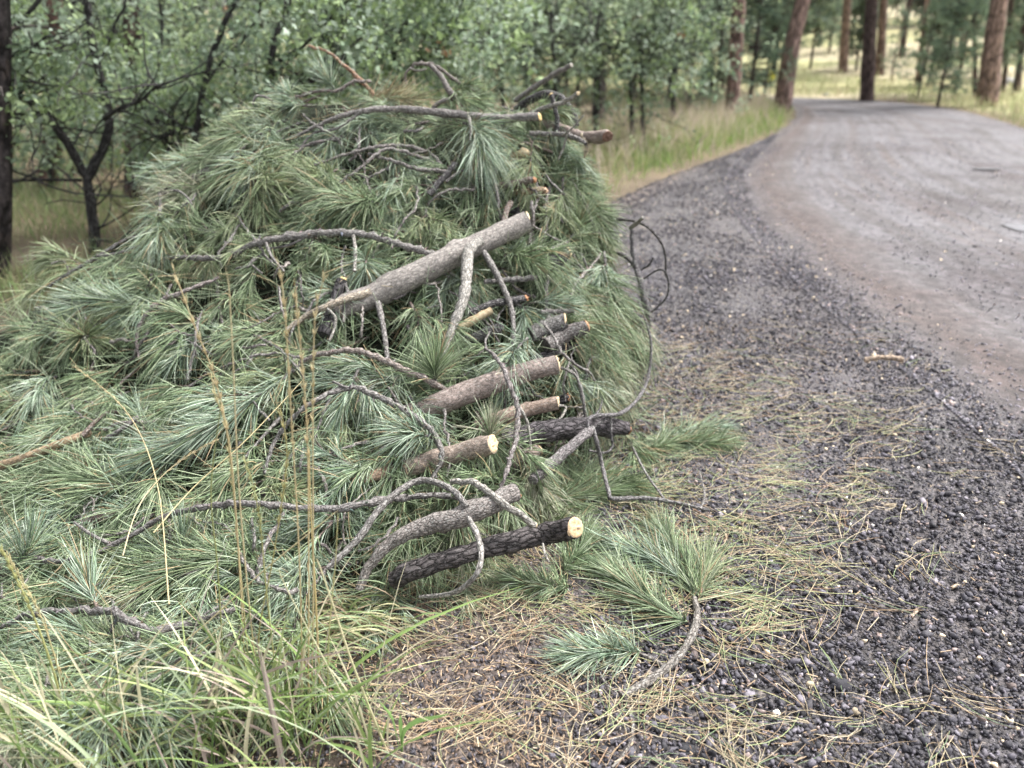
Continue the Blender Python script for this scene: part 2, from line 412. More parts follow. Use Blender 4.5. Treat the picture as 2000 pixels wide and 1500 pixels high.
# ------------------------------------------------------------------ object helpers
col = C.collection
def thing(name, label, cat, loc, group=None):
    o = bpy.data.objects.new(name, None); col.objects.link(o)
    o.location = [float(q) for q in loc]; o.empty_display_size = 0.1
    o['label'] = label; o['category'] = cat
    if group: o['group'] = group
    return o
def part(name, buf, mat, root, smooth=True, bk=False, label=None):
    off = np.zeros(3); r = root
    while r is not None: off += np.array(r.location); r = r.parent
    me = buf.mesh(name, mat, off, smooth, bk)
    o = bpy.data.objects.new(name, me); col.objects.link(o); o.parent = root
    if label: o['label'] = label
    return o
def single(name, buf, mat, label=None, cat=None, kind=None, smooth=True, bk=False, group=None, loc=(0, 0, 0)):
    me = buf.mesh(name, mat, loc, smooth, bk)
    o = bpy.data.objects.new(name, me); col.objects.link(o); o.location = [float(q) for q in loc]
    if label: o['label'] = label
    if cat: o['category'] = cat
    if kind: o['kind'] = kind
    if group: o['group'] = group
    return o
def copy_tree(o, parent=None):
    c = o.copy(); col.objects.link(c); c.parent = parent
    for ch in list(o.children): copy_tree(ch, c)
    return c

# ------------------------------------------------------------------ pile shape
CR = [(-300, 800), (-120, 700), (0, 640), (60, 590), (130, 540), (200, 485), (250, 432), (300, 388), (350, 340), (400, 303), (480, 243), (560, 200), (640, 182), (760, 195), (850, 205), (950, 212), (1040, 245), (1100, 300), (1130, 360), (1160, 430), (1195, 500), (1225, 580), (1240, 650), (1250, 720), (1262, 790)]
BA = [(-300, 1560), (0, 1490), (200, 1445), (400, 1350), (560, 1250), (640, 1205), (740, 1160), (900, 1125), (1000, 1060), (1100, 965), (1180, 905), (1230, 860), (1262, 825)]
YC = [(-300, 2.9), (0, 3.2), (300, 3.55), (600, 3.7), (1000, 3.7), (1100, 3.6), (1200, 3.4), (1262, 3.1)]
def tab(T, x):
    a = np.array(T); return float(np.interp(x, a[:, 0], a[:, 1]))
def D(px, py):
    q = min(px, 1262)
    c, b, yc = tab(CR, q), tab(BA, q), tab(YC, q)
    r = ray(q, b); yb = r[1] * (-CAMH / r[2])
    s = (b - py) / max(b - c, 1.0)
    if s < 0:
        r = ray(px, py); return r[1] * (-CAMH / r[2])
    s = min(s, 1.0)
    y = yb + (yc - yb) * (s ** 1.15)
    y += 0.05 * mnoise.noise(Vector((px / 130, py / 130, 0))) * min(1, s * 6)
    if px > 1262:
        r = ray(px, py)
        if r[2] < 0: y = min(y, r[1] * (-CAMH / r[2]))
    return y
def W(px, py, lift=0.0, rmin=0.004):
    y = D(px, py) - lift
    p = at_y(px, py, y)
    if p[2] < rmin:
        r = ray(px, py); t = (rmin - CAMH) / r[2]; p = np.array([r[0] * t, r[1] * t, rmin])
    return p
def normal(px, py):
    a, b, c = W(px, py), W(px + 12, py), W(px, py - 12)
    n_ = np.cross(b - a, c - a); n_ = n_ / max(np.linalg.norm(n_), 1e-9)
    if n_[1] > 0: n_ = -n_
    return n_

# ================================================================== GROUND
def build_ground():
    xs = np.unique(np.concatenate([np.arange(-4, 10, 0.12), np.arange(-30, 30, 0.8), np.linspace(-260, 260, 60)]))
    ys = np.unique(np.concatenate([np.arange(0.2, 10, 0.12), np.arange(-6, 60, 0.8), np.linspace(-60, 400, 60)]))
    nx, ny = len(xs), len(ys)
    V = np.zeros((ny, nx, 3)); col_ = np.zeros((ny, nx, 3))
    for j, y in enumerate(ys):
        for i, x in enumerate(xs):
            z = gz(x, y)
            near = onroad(x, y)
            if near: z -= 0.02
            if 0.3 < y < 4 and -3 < x < 2.5: z += 0.006 * fbm(x, y, 6, 3)
            V[j, i] = (x, y, z)
            q = 0.5 + 0.5 * fbm(x, y, 0.35, 3)
            ws = min(1, max(0, (5.6 - y + .8 * fbm(x, y, .9)) / 1.6)) * min(1, max(0, (x + 5.5 + fbm(x, y, .9)) / 1.6))
            if ws > 0:
                dk = (0.045, 0.038, 0.035) ; tn = (0.085, 0.068, 0.052)
                k = min(1, max(0, q * 1.1 - 0.15))
                c = [dk[a] * (1 - k) + tn[a] * k for a in range(3)]; wd_ = [(0.15, 0.14, 0.07)[a] * (1 - q) + (0.16, 0.125, 0.09)[a] * q for a in range(3)]; c = [c[a] * ws + wd_[a] * (1 - ws) for a in range(3)]
            elif y > 23 or x > 11:
                g1 = (0.38, 0.345, 0.21); g2 = (0.29, 0.305, 0.15); g3 = (0.36, 0.30, 0.24)
                k = min(1, max(0, q)); c = [g1[a] * (1 - k) + g2[a] * k for a in range(3)]
                if mnoise.noise(Vector((x * 0.09, y * 0.35, 5))) > 0.12: c = [0.4 * c[a] + 0.6 * g3[a] for a in range(3)]
            else:
                c = [(0.14, 0.12, 0.075)[a] * (1 - q) + (0.15, 0.115, 0.09)[a] * q for a in range(3)]
            col_[j, i] = c
    idx = np.arange(nx * ny).reshape(ny, nx)
    F = np.stack([idx[:-1, :-1], idx[:-1, 1:], idx[1:, 1:], idx[1:, :-1]], -1).reshape(-1, 4)
    b = Buf(); b.add(V.reshape(-1, 3), F, col_.reshape(-1, 3))
    single("ground", b, M_ground, "dark cindery soil with dry grassy ground under the trees", "ground", 'structure')
build_ground()

def strip_sheet(A, B, name, mat, z, label, across=14, wob=0.0, zfun=None):
    n_ = len(A); V = []; K = []
    s = np.r_[0, np.cumsum(np.linalg.norm(np.diff(A, axis=0), axis=1))]
    for i in range(n_):
        for j in range(across + 1):
            t = j / across
            q = A[i] * (1 - t) + B[i] * t
            zz = z + (zfun(t, s[i], q) if zfun else 0)
            if wob and j == 0: q = q + np.array([wob * mnoise.noise(Vector((s[i] * 1.7, 0, 0))), 0])
            if j in (0, across): zz = min(zz, -0.015)
            V.append((q[0], q[1], zz)); K.append((t, s[i], 0))
    idx = np.arange(n_ * (across + 1)).reshape(n_, across + 1)
    F = np.stack([idx[:-1, :-1], idx[:-1, 1:], idx[1:, 1:], idx[1:, :-1]], -1).reshape(-1, 4)
    b = Buf(); b.add(V, F, (0.5, 0.5, 0.5), K)
    single(name, b, mat, label, "road", 'structure', bk=True)
A = resample(SEs, 220); Bq = resample(REs, 220); L_ = resample(LEs, 220)
strip_sheet(A, L_ + (Bq - L_) * 0.12, "shoulder", M_gravel, 0.004, "shoulder of loose dark cinder gravel beside the packed road", 24, 0.1,
            lambda t, s, q: 0.010 * fbm(q[0], q[1], 2.3, 3) * (1 if 0 < t < 1 else 0))
def rutz(t, s, q):
    z = 0.006
    for c, wd, d in ((0.10, 0.02, 0.012), (0.30, 0.03, -0.012), (0.58, 0.03, -0.012)):
        z += d * math.exp(-((t - c) / wd) ** 2)
    return z + 0.006 * fbm(q[0], q[1], 0.8, 3)
strip_sheet(L_, Bq, "road", M_road, 0.008, "packed cinder dirt road with wheel tracks curving away left", 60, 0.25, rutz)

def puddle(px, py, wpx, hpx, seed, label):
    c = ground(px, py); s = 1 / pxm(c); hy = hpx * s / 0.2
    b = Buf(); rr = random.Random(seed); n_ = 90; vs = [(0, 0, 0.024)]
    for i in range(n_):
        a = i * 2 * math.pi / n_
        r_ = 1 + 0.35 * mnoise.noise(Vector((math.cos(a) * 1.4 + seed, math.sin(a) * 1.4, 0))) + 0.1 * rr.random()
        vs.append((math.cos(a) * r_ * wpx * s / 2, math.sin(a) * r_ * hy / 2, 0.024))
    b.add(np.array(vs) + np.array([c[0], c[1], 0]), [(0, 1 + i, 1 + (i + 1) % n_) for i in range(n_)], (1, 1, 1))
    single("puddle", b, M_water, label, "puddle", 'structure')
puddle(1990, 450, 44, 14, 1, "shallow bright puddle lying in the nearest rut of the road")
puddle(1925, 333, 60, 5, 3, "pale puddle in the middle distance of the packed road")

# ------------------------------------------------------------------ gravel stones
t_ = (1 + 5 ** 0.5) / 2
ICO = np.array([(-1, t_, 0), (1, t_, 0), (-1, -t_, 0), (1, -t_, 0), (0, -1, t_), (0, 1, t_), (0, -1, -t_), (0, 1, -t_), (t_, 0, -1), (t_, 0, 1), (-t_, 0, -1), (-t_, 0, 1)]) / math.sqrt(1 + t_ * t_)
ICOF = np.array([(0, 11, 5), (0, 5, 1), (0, 1, 7), (0, 7, 10), (0, 10, 11), (1, 5, 9), (5, 11, 4), (11, 10, 2), (10, 7, 6), (7, 1, 8), (3, 9, 4), (3, 4, 2), (3, 2, 6), (3, 6, 8), (3, 8, 9), (4, 9, 5), (2, 4, 11), (6, 2, 10), (8, 6, 7), (9, 8, 1)])
def stones(buf, P, S, cols):
    n_ = len(P)
    v = ICO[None] * np.clip(1 + 0.36 * rng.standard_normal((n_, 12, 1)), .45, 1.7)
    sc = np.stack([rng.uniform(0.8, 1.4, n_), rng.uniform(0.6, 1.05, n_), rng.uniform(0.45, 0.8, n_)], -1)
    v = v * sc[:, None, :]
    q = unit(rng.standard_normal((n_, 4)) * np.array([1, 0.35, 0.35, 1])); w_, x, y, z = q.T
    Rm = np.stack([np.stack([1 - 2 * (y * y + z * z), 2 * (x * y - z * w_), 2 * (x * z + y * w_)], -1),
                   np.stack([2 * (x * y + z * w_), 1 - 2 * (x * x + z * z), 2 * (y * z - x * w_)], -1),
                   np.stack([2 * (x * z - y * w_), 2 * (y * z + x * w_), 1 - 2 * (x * x + y * y)], -1)], 1)
    v = np.einsum('nij,nkj->nki', Rm, v) * S[:, None, None] + P[:, None, :]
    f = (np.arange(n_) * 12)[:, None, None] + ICOF[None]
    buf.add(v.reshape(-1, 3), f.reshape(-1, 3), np.repeat(cols, 12, axis=0))
def stone_cols(n_):
    pal = np.array([(0.018, 0.017, 0.021), (0.030, 0.028, 0.033), (0.048, 0.044, 0.052), (0.075, 0.068, 0.078), (0.11, 0.085, 0.078), (0.33, 0.27, 0.19), (0.45, 0.42, 0.38)])
    k = rng.choice(7, n_, p=[0.25, 0.33, 0.24, 0.12, 0.045, 0.012, 0.003])
    return pal[k] * rng.uniform(0.8, 3.0, (n_, 1)) + 0.012
def edge_x(E, y):
    return np.interp(y, E[:60, 1], E[:60, 0])
def gravel():
    b = Buf()
    n_ = 155000
    y = 0.6 + 5.0 * rng.random(n_) ** 1.3; x = -0.75 + rng.random(n_) * (y * 0.76 + 1.5)
    left = edge_x(SEs, y); right = edge_x(LEs, y)
    ok = (x < right + 0.1 + 0.12 * rng.standard_normal(n_)) & (x < y * 0.76 + 0.75)
    # thin out to the left, where soil and needle litter take over
    u = (x - (0.1 + 0.16 * (y - 1)))
    dens = np.clip(0.75 + u * 0.9, 0.6, 1.0)
    ok &= rng.random(n_) < dens
    x, y = x[ok], y[ok]; n_ = len(x)
    u = (x - (0.1 + 0.16 * (y - 1)))
    S = np.clip(rng.lognormal(math.log(0.0037), 0.5, n_), 0.0016, 0.013) * np.where(u < 0, 0.72, 1.0)
    P = np.stack([x, y, S * 0.25 + 0.006 + 0.006 * (rng.random(n_))], -1)
    stones(b, P, S, stone_cols(n_))
    # sparser, over the middle distance
    n2 = 26000
    y = 5.0 + 9 * rng.random(n2) ** 1.3; x0 = edge_x(SEs, y); x1 = edge_x(LEs, y); x = x0 + rng.random(n2) * (x1 + 0.35 - x0)
    S = np.clip(rng.lognormal(math.log(0.0062), 0.35, n2), 0.003, 0.014)
    stones(b, np.stack([x, y, S * 0.3 + 0.004], -1), S, stone_cols(n2))
    # scattered on the packed road
    n3 = 16000
    y = 2.0 + 11 * rng.random(n3) ** 1.4; x1 = edge_x(LEs, y); x = x1 - .15 + rng.random(n3) ** 2.4 * 3.6
    S = np.clip(rng.lognormal(math.log(0.0048), 0.4, n3), 0.003, 0.012)
    stones(b, np.stack([x, y, S * 0.3 + 0.014], -1), S, stone_cols(n3) * 1.6 + 0.03)
    single("gravel", b, M_stone, "loose dark cinder gravel with a few pale chips on the road shoulder", "gravel", 'stuff', smooth=False)
gravel()

# ------------------------------------------------------------------ needle litter
def litter():
    b = Buf()
    spots = [  # px, py, sx, sy, count, green fraction
        (1370, 800, 120, 40, 650, 0.45), (1550, 820, 130, 45, 550, 0.4), (1330, 720, 110, 25, 300, 0.3), (1560, 690, 140, 30, 180, 0.4),
        (1450, 930, 130, 55, 850, 0.45), (1500, 1060, 130, 60, 900, 0.45), (1480, 1170, 120, 60, 650, 0.4), (1250, 1000, 110, 50, 500, 0.4),
        (1100, 1190, 160, 40, 600, 0.5), (1420, 1290, 160, 60, 450, 0.3), (900, 1230, 140, 50, 450, 0.2), (800, 1340, 160, 60, 650, 0.1),
        (1000, 1420, 220, 60, 900, 0.15), (1500, 1430, 220, 60, 900, 0.2), (1700, 1150, 120, 120, 160, 0.3), (1650, 850, 150, 40, 180, 0.4),
        (1200, 1400, 160, 70, 400, 0.2), (1300, 560, 60, 80, 80, 0.1), (1900, 880, 80, 30, 50, 0.2), (960, 1130, 110, 30, 400, 0.4), (1700, 1450, 160, 50, 300, 0.15)]
    pos = []; gf = []; angs = []
    for px, py, sx, sy, n_, g_ in spots:
        for _ in range(int(n_ * (0.50 if py < 1200 else 0.20))):
            if _ % 7 == 0: ca, cc_, ang0 = R.gauss(px, sx), R.gauss(py, sy), R.gauss(0.05, .7) + (R.uniform(0, 3.1) if R.random() < .25 else 0); keep = mnoise.noise(Vector((ca / 90, cc_ / 45, 2))) > -.12 or R.random() < .25
            if not keep: continue
            a, c = ca + R.gauss(0, 26), cc_ + R.gauss(0, 11)
            if c < 380 or c > 1620: continue
            p_ = ground(a, c)
            if p_[1] > 9: continue
            pos.append(p_); gf.append(g_); angs.append(ang0)
    pos = np.array(pos); gf = np.array(gf); n_ = len(pos)
    # gathers: needles fall in loose tufts with a shared direction
    K_ = 5; ang = np.array(angs) + rng.normal(0, 0.3, n_)
    L = rng.uniform(0.05, 0.20, n_)
    d = np.stack([np.cos(ang), np.sin(ang) * 1.0, 0 * ang], -1)
    sd_ = np.stack([-np.sin(ang), np.cos(ang), 0 * ang], -1)
    t = np.linspace(-0.5, 0.5, K_)[None, :, None]
    curv = rng.normal(0, 0.11, n_)
    P = pos[:, None] + d[:, None] * L[:, None, None] * t + sd_[:, None] * (L * curv)[:, None, None] * (t * t * 4 - 0.5)
    P[:, :, 2] = 0.014 + rng.random((n_, 1)) * 0.016 + rng.normal(0, 0.4, (n_, 1)) * (t[..., 0]) * 0.03
    P[:, :, 2] = np.maximum(P[:, :, 2], 0.008)
    tan = np.array([(0.50, 0.42, 0.28), (0.44, 0.32, 0.20), (0.62, 0.54, 0.38), (0.34, 0.22, 0.14)])[rng.choice(4, n_, p=[.4, .25, .22, .13])]
    grn = np.array([(0.36, 0.42, 0.20), (0.24, 0.33, 0.18), (0.48, 0.48, 0.24)])[rng.choice(3, n_)]
    cols = np.where((rng.random(n_) < gf)[:, None], grn, tan) * rng.uniform(0.75, 1.15, (n_, 1))
    Wd = np.broadcast_to(np.array([0.0008, 0.001, 0.001, 0.0009, 0.0004])[None], (n_, K_)) * rng.uniform(0.65, 1.15, (n_, 1))
    ribbons(b, P, Wd, cols)
    single("fallen_needles", b, M_needle, "loose green and tan pine needles strewn over the gravel", "pine needles", 'stuff')
    # short tan crumbs of bark and needle
    b = Buf(); n_ = 12000
    y = 1.0 + 3.2 * rng.random(n_) ** 1.3; cx = -0.25 + 0.17 * (y - 1)
    x = cx + rng.normal(0, 0.5, n_) * (0.7 + y * 0.2)
    ang = rng.uniform(0, 3.1416, n_); L = rng.lognormal(math.log(.011), .55, n_)
    d = np.stack([np.cos(ang), np.sin(ang), rng.normal(0, .15, n_)], -1)
    t = np.linspace(-0.5, 0.5, 3)[None, :, None]
    P = np.stack([x, y, 0.010 + 0.012 * rng.random(n_)], -1)[:, None] + d[:, None] * L[:, None, None] * t
    cols = np.array([(0.42, 0.31, 0.2), (0.3, 0.2, 0.13), (0.55, 0.46, 0.33), (0.2, 0.13, 0.09)])[rng.choice(4, n_, p=[.35, .3, .15, .2])]
    ribbons(b, P, np.full((n_, 3), 0.0011) * rng.uniform(0.7, 2.0, (n_, 1)), cols)
    single("bark_crumbs", b, M_needle, "tan crumbs of bark and broken needles on dark soil", "litter", 'stuff', smooth=False)
litter()

# ================================================================== BACKGROUND TREES
def bgpath(pts, y=None, base_at_ground=True):
    """pixel polyline -> world, at the distance of its base on the ground"""
    g = ground(*pts[0]) if y is None else at_y(*pts[0], y)
    yy = g[1] if y is None else y
    return [at_y(a, c, yy) for a, c in pts], yy

LEAFV = np.array([(0, 0), (.22, .12), (.13, .3), (.36, .38), (.16, .52), (.33, .68), (.1, .74), (0, 1.0), (-.1, .74), (-.33, .68), (-.16, .52), (-.36, .38), (-.13, .3), (-.22, .12)])
def leaves(buf, P, size, cols, lobed=True):
    n_ = len(P)
    if n_ == 0: return
    a = unit(rng.standard_normal((n_, 3)) + np.array([0, 0, -0.1]))
    up = unit(rng.standard_normal((n_, 3)) * 0.55 + np.array([0, -0.25, 0.8]))
    s = unit(np.cross(a, up)); nn = np.cross(s, a)
    if lobed: lv = LEAFV; fan = [(0, 1, 2, 13), (13, 2, 4, 12), (2, 3, 4, 4)]
    else: lv = np.array([(0, 0), (.3, .35), (.2, .75), (0, 1), (-.2, .75), (-.3, .35)])
    m_ = len(lv)
    sz = size * rng.uniform(0.6, 1.25, n_)
    fold = rng.uniform(0.05, 0.35, n_)
    V = P[:, None] + sz[:, None, None] * (lv[None, :, 1:2] * a[:, None] + lv[None, :, 0:1] * s[:, None] + (np.abs(lv[None, :, 0:1]) * fold[:, None, None] - 0.15 * lv[None, :, 1:2] ** 2) * nn[:, None])
    if lobed:
        F3 = np.array([(0, 1, 2), (0, 2, 12), (0, 12, 13), (2, 3, 4), (2, 4, 10), (2, 10, 12), (10, 11, 12), (4, 5, 6), (4, 6, 8), (4, 8, 10), (8, 9, 10), (6, 7, 8)])
    else: F3 = np.array([(0, 1, 5), (1, 2, 5), (2, 4, 5), (2, 3, 4)])
    f = (np.arange(n_) * m_)[:, None, None] + F3[None]
    buf.add(V.reshape(-1, 3), f.reshape(-1, 3), np.repeat(cols, m_, axis=0))
def leaf_cols(n_, kind=0):
    pal = [np.array([(0.135, 0.19, 0.12), (0.18, 0.24, 0.16), (0.27, 0.33, 0.255), (0.17, 0.235, 0.10), (0.25, 0.32, 0.17)]),
           np.array([(0.145, 0.195, 0.13), (0.19, 0.245, 0.16), (0.235, 0.29, 0.195), (0.25, 0.305, 0.16), (0.13, 0.17, 0.12)])][kind]
    c = pal[rng.choice(5, n_)] * rng.uniform(0.85, 1.6, (n_, 1))
    br = rng.random(n_) < 0.003
    c[br] = (0.28, 0.16, 0.09)
    return c
def twigs_from(limbs, buf, rr, n_tw, length, bark, zmin, depth=1.0, r0=0.008):
    """crooked side twigs off limb polylines; returns their outer points"""
    ends = []
    for _ in range(n_tw):
        L, rad = limbs[rr.randrange(len(limbs))]
        k = rr.uniform(0.25, 1.0); i = min(int(k * (len(L) - 1)), len(L) - 2)
        p = np.array(L[i]) + (np.array(L[i + 1]) - L[i]) * rr.random()
        d = np.array([rr.gauss(0, 1), rr.gauss(0, 1) * depth, rr.gauss(0.25, 0.55)]); d /= np.linalg.norm(d)
        ln = length * rr.uniform(0.5, 1.2); pts = [p]
        for s_ in range(4):
            d = d + np.array([rr.gauss(0, .35), rr.gauss(0, .35), rr.gauss(0.05, .3)]); d /= np.linalg.norm(d)
            p = p + d * ln / 4; pts.append(p)
        if pts[-1][2] < zmin: pts[-1][2] = zmin
        tube(buf, resample(pts, 7), [r0, r0 * 0.6, r0 * 0.25], bark, 5, 0.1, True, rr.randrange(9999), cap=False)
        ends += pts[1:]
    return ends
def oak(name_label, trunk, wpx, limbs, n_leaf, seed, zlo=0.9, zhi=2.25, spread=1.3, leaf=0.052, bark_c=(0.045, 0.042, 0.042), kind=0, depth=1.0, y=None, ntw=34, top=True, push=0.0):
    rr = random.Random(seed)
    tp, yy = bgpath(trunk, y)
    base = tp[0]; s = 1 / pxm(base)
    root = thing("oak_tree", name_label, "oak tree", base, "scrub oaks behind the brush pile")
    b = Buf(); LB = []
    def addl(pts, w0, w1, dy=0.0):
        q = np.array(pts); q = q.copy(); n_ = len(q)
        if dy: q[:, 1] += np.linspace(0, dy, n_)
        q2 = resample(q, max(6, n_ * 5)); q2[:, :2] += np.array([[0.012 * mnoise.noise(Vector((i * .7, seed, k))) for k in (0, 5)] for i in range(len(q2))]) * (np.arange(len(q2)) > 0)[:, None]
        tube(b, q2, [w0 * s / 2, w1 * s / 2], bark_c, 9, 0.07, False, seed + n_, cap=False); LB.append((q2, w1 * s / 2))
    tp[0] = tp[0] - np.array([0, 0, 0.06])
    addl(tp, wpx * 1.15, wpx * 0.85)
    for lp, w0, w1, dy in limbs:
        q = [at_y(a, c, yy) for a, c in lp]
        if top and lp[-1][1] <= 10:       # continue beyond the frame
            d = q[-1] - q[-2]; d = d / np.linalg.norm(d)
            q.append(q[-1] + d * 0.7 + np.array([rr.gauss(0, .2), 0, .2])); q.append(q[-1] + d * 0.5 + np.array([rr.gauss(0, .3), 0, .3])); w1 *= 0.5
        addl(q, w0, w1, dy)
    if not limbs:
        for k in range(5):
            p0 = tp[-1] + (tp[-1] - tp[0]) * 0; a = rr.uniform(0, 6.28)
            p1 = p0 + np.array([math.cos(a) * .35, math.sin(a) * .35, 0.5]); p2 = p1 + np.array([math.cos(a) * .4 + rr.gauss(0, .2), math.sin(a) * .4, 0.7])
            addl([p0, p1, p2], wpx * 0.6, wpx * 0.2)
    twigs_from(LB, b, rr, ntw // 2, spread * 0.6, bark_c, 0.2, r0=.006)
    ends = twigs_from(LB, b, rr, ntw, spread * 0.75, bark_c, zlo * 0.7)
    part("trunk", b, M_oakbark, root, bk=True)
    e = np.array([q for q in ends if zlo - 0.15 < q[2] < zhi]) if ends else np.zeros((0, 3))
    if len(e) == 0: e = np.array(ends)
    k = rng.integers(0, len(e), n_leaf)
    # leaves sit in rosettes round the twig points, so gaps stay between them
    ros = e[rng.integers(0, len(e), n_leaf // 9 + 1)] + rng.normal(0, 0.13 * spread, (n_leaf // 9 + 1, 3))
    P = ros[rng.integers(0, len(ros), n_leaf)] + rng.normal(0, 0.045, (n_leaf, 3))
    rc = leaf_cols(len(ros), kind)
    lb = Buf(); kk = rng.integers(0, len(ros), n_leaf); P = ros[kk] + rng.normal(0, 0.05, (n_leaf, 3)); P[:, 1] += push
    cols = rc[kk] * rng.uniform(0.8, 1.2, (n_leaf, 1))
    leaves(lb, P, leaf, cols, lobed=yy < 9)
    part("crown", lb, M_leaf, root, smooth=False)
    return root

DK = (0.035, 0.033, 0.034)
oak("forked dark scrub oak left of the pile, its trunk splitting in two", [(186, 500), (182, 430), (170, 348)], 20,
    [([(170, 348), (135, 265), (103, 212), (60, 170), (20, 140)], 17, 10, -0.3), ([(170, 348), (198, 290), (206, 235), (190, 178), (165, 90), (148, 0)], 18, 12, 0.2),
     ([(200, 232), (250, 208), (300, 192), (345, 160)], 9, 4, -0.3), ([(103, 220), (60, 220), (-40, 219)], 6, 3, -0.2), ([(160, 352), (90, 345), (-40, 344)], 6, 3, -.3),
     ([(186, 130), (205, 90), (215, 40), (230, -20)], 5, 3, .2)], 3600, 3, zlo=0.75, spread=1.1, ntw=60, y=5.6, push=.75)
oak("slanting scrub oak whose limb rises right of the forked oak", [(372, 420), (378, 330), (385, 245)], 13,
    [([(385, 245), (396, 165), (412, 95), (440, 20), (455, -10)], 11, 9, 0.2), ([(396, 170), (440, 110), (480, 60), (500, -5)], 6, 4, .2), ([(330, 310), (315, 260), (290, 230)], 7, 4, .1), ([(385, 300), (340, 280), (320, 240)], 5, 3, .2)], 4200, 4, zlo=0.7, spread=1.0, y=5.9, ntw=70, push=.5)
oak("leafy scrub oak directly behind the top of the pile", [(560, 380), (535, 240), (528, 120)], 14,
    [([(528, 120), (535, 60), (552, 0)], 12, 10, 0.3), ([(528, 130), (600, 80), (660, 10)], 8, 5, 0.2), ([(535, 180), (620, 150), (690, 110)], 6, 4, -0.2)], 5600, 5, zlo=.9, spread=1.05, y=5.8, kind=0, ntw=70)
oak("bright bushy scrub oak above the right half of the pile", [(760, 380), (765, 200), (770, 90)], 12,
    [([(770, 90), (800, 30), (830, -5)], 8, 6, .2), ([(768, 120), (720, 70), (690, 0)], 8, 5, .2), ([(768, 140), (840, 110), (880, 60)], 6, 4, 0)], 6000, 6, zlo=.95, spread=1.0, y=6.4, kind=0, ntw=70)
oak("low scrub oak at the far left edge behind the leaning trunk", [(-60, 520), (-40, 300), (-10, 100)], 12,
    [([(-10, 100), (30, 40), (60, -5)], 8, 6, .2), ([(-20, 160), (40, 120), (90, 70)], 6, 4, 0)], 2200, 8, zlo=1.2, spread=0.9, y=5.4, ntw=40)
oak("pale-leaved oak sapling between the forked oak and the pile", [(300, 470), (290, 300), (300, 180)], 7,
    [([(300, 180), (310, 90), (300, -5)], 6, 4, .2)], 1300, 9, zlo=.8, spread=0.8, y=6.9, ntw=40)
oak("grey-stemmed oak further back behind the slanting oak", [(470, 360), (462, 200), (450, 60)], 9,
    [([(450, 60), (440, -5)], 8, 6, .2)], 3400, 10, zlo=.4, spread=1.4, y=8.2, ntw=44, kind=1)
oak("far oak seen through the gap left of the forked oak", [(95, 440), (100, 300), (110, 150)], 9,
    [([(110, 150), (120, 60), (135, -5)], 8, 6, .2)], 2600, 12, zlo=.5, spread=1.4, y=8.6, ntw=44, kind=1)
midoaks = [((985, 330), 11.0, 8, "bushy oak rising straight behind the pile's highest sticks"), ((1090, 300), 10.5, 9, "dark green oak behind the raised grey sticks of the pile"), ((1165, 262), 12.0, 10, "oak with a thick grey stem right of the raised sticks"),
           ((1238, 255), 12.2, 9, "slender oak with bare lower stem beside the verge grass"), ((1258, 268), 11.8, 7, "crooked little oak stem touching the slender verge oak"), ((1316, 226), 15.0, 9, "thin oak standing alone above the verge seed heads"),
           ((880, 330), 9.5, 10, "dense oak behind the arching twigs on the pile"), ((660, 330), 9.8, 9, "shaded oak deep behind the leafy scrub oak"), ((230, 400), 10.5, 8, "shaded oak glimpsed between the forked oak's limbs"), ((400, 340), 12.0, 9, "small dim oak behind the slanting oak"), ((20, 400), 11, 9, "dim oak far behind the left edge trunk"), ((1390, 215), 21, 8, "round oak in shade beside the first red pine trunk")]
midoaks += [((150, 400), 9.6, 6, 'low leafy scrub filling the gap under the forked oak'), ((290, 400), 8.8, 6, 'low scrub oak close behind the left crest of the pile'), ((60, 400), 13.0, 7, 'pale scrub far behind the heavy dark trunk')]
for i, ((px, py), y, wp, lab) in enumerate(midoaks):
    g = at_y(px, py, y); zg = gz(g[0], y); bx, by = toppx((g[0], y, zg))
    jx = R.uniform(-12, 12)
    oak(lab, [(bx, by), (bx + jx * .3, by - 90), (bx + jx, by - 190)], wp, [([(bx + jx, by - 190), (bx + jx * 2, by - 280), (bx + jx * 3 + R.uniform(-20, 20), by - 400)], wp * .8, wp * .4, .2), ([(bx + jx, by - 150), (bx + 40, by - 230), (bx + 80, by - 290)], wp * .5, wp * .3, -.3), ([(bx + jx * .6, by - 130), (bx - 50, by - 200), (bx - 85, by - 250)], wp * .5, wp * .3, .4)],
        2700 if px > 600 else 2400, 30 + i, zlo=0.06 if 'scrub' in lab and y > 8.7 and px < 300 else (0.45 if 700 < px < 1120 else (0.25 if px < 700 else 0.7)), zhi=2.6, spread=1.7, leaf=0.065, y=y, kind=1 if i % 2 else 0, ntw=60, top=False)

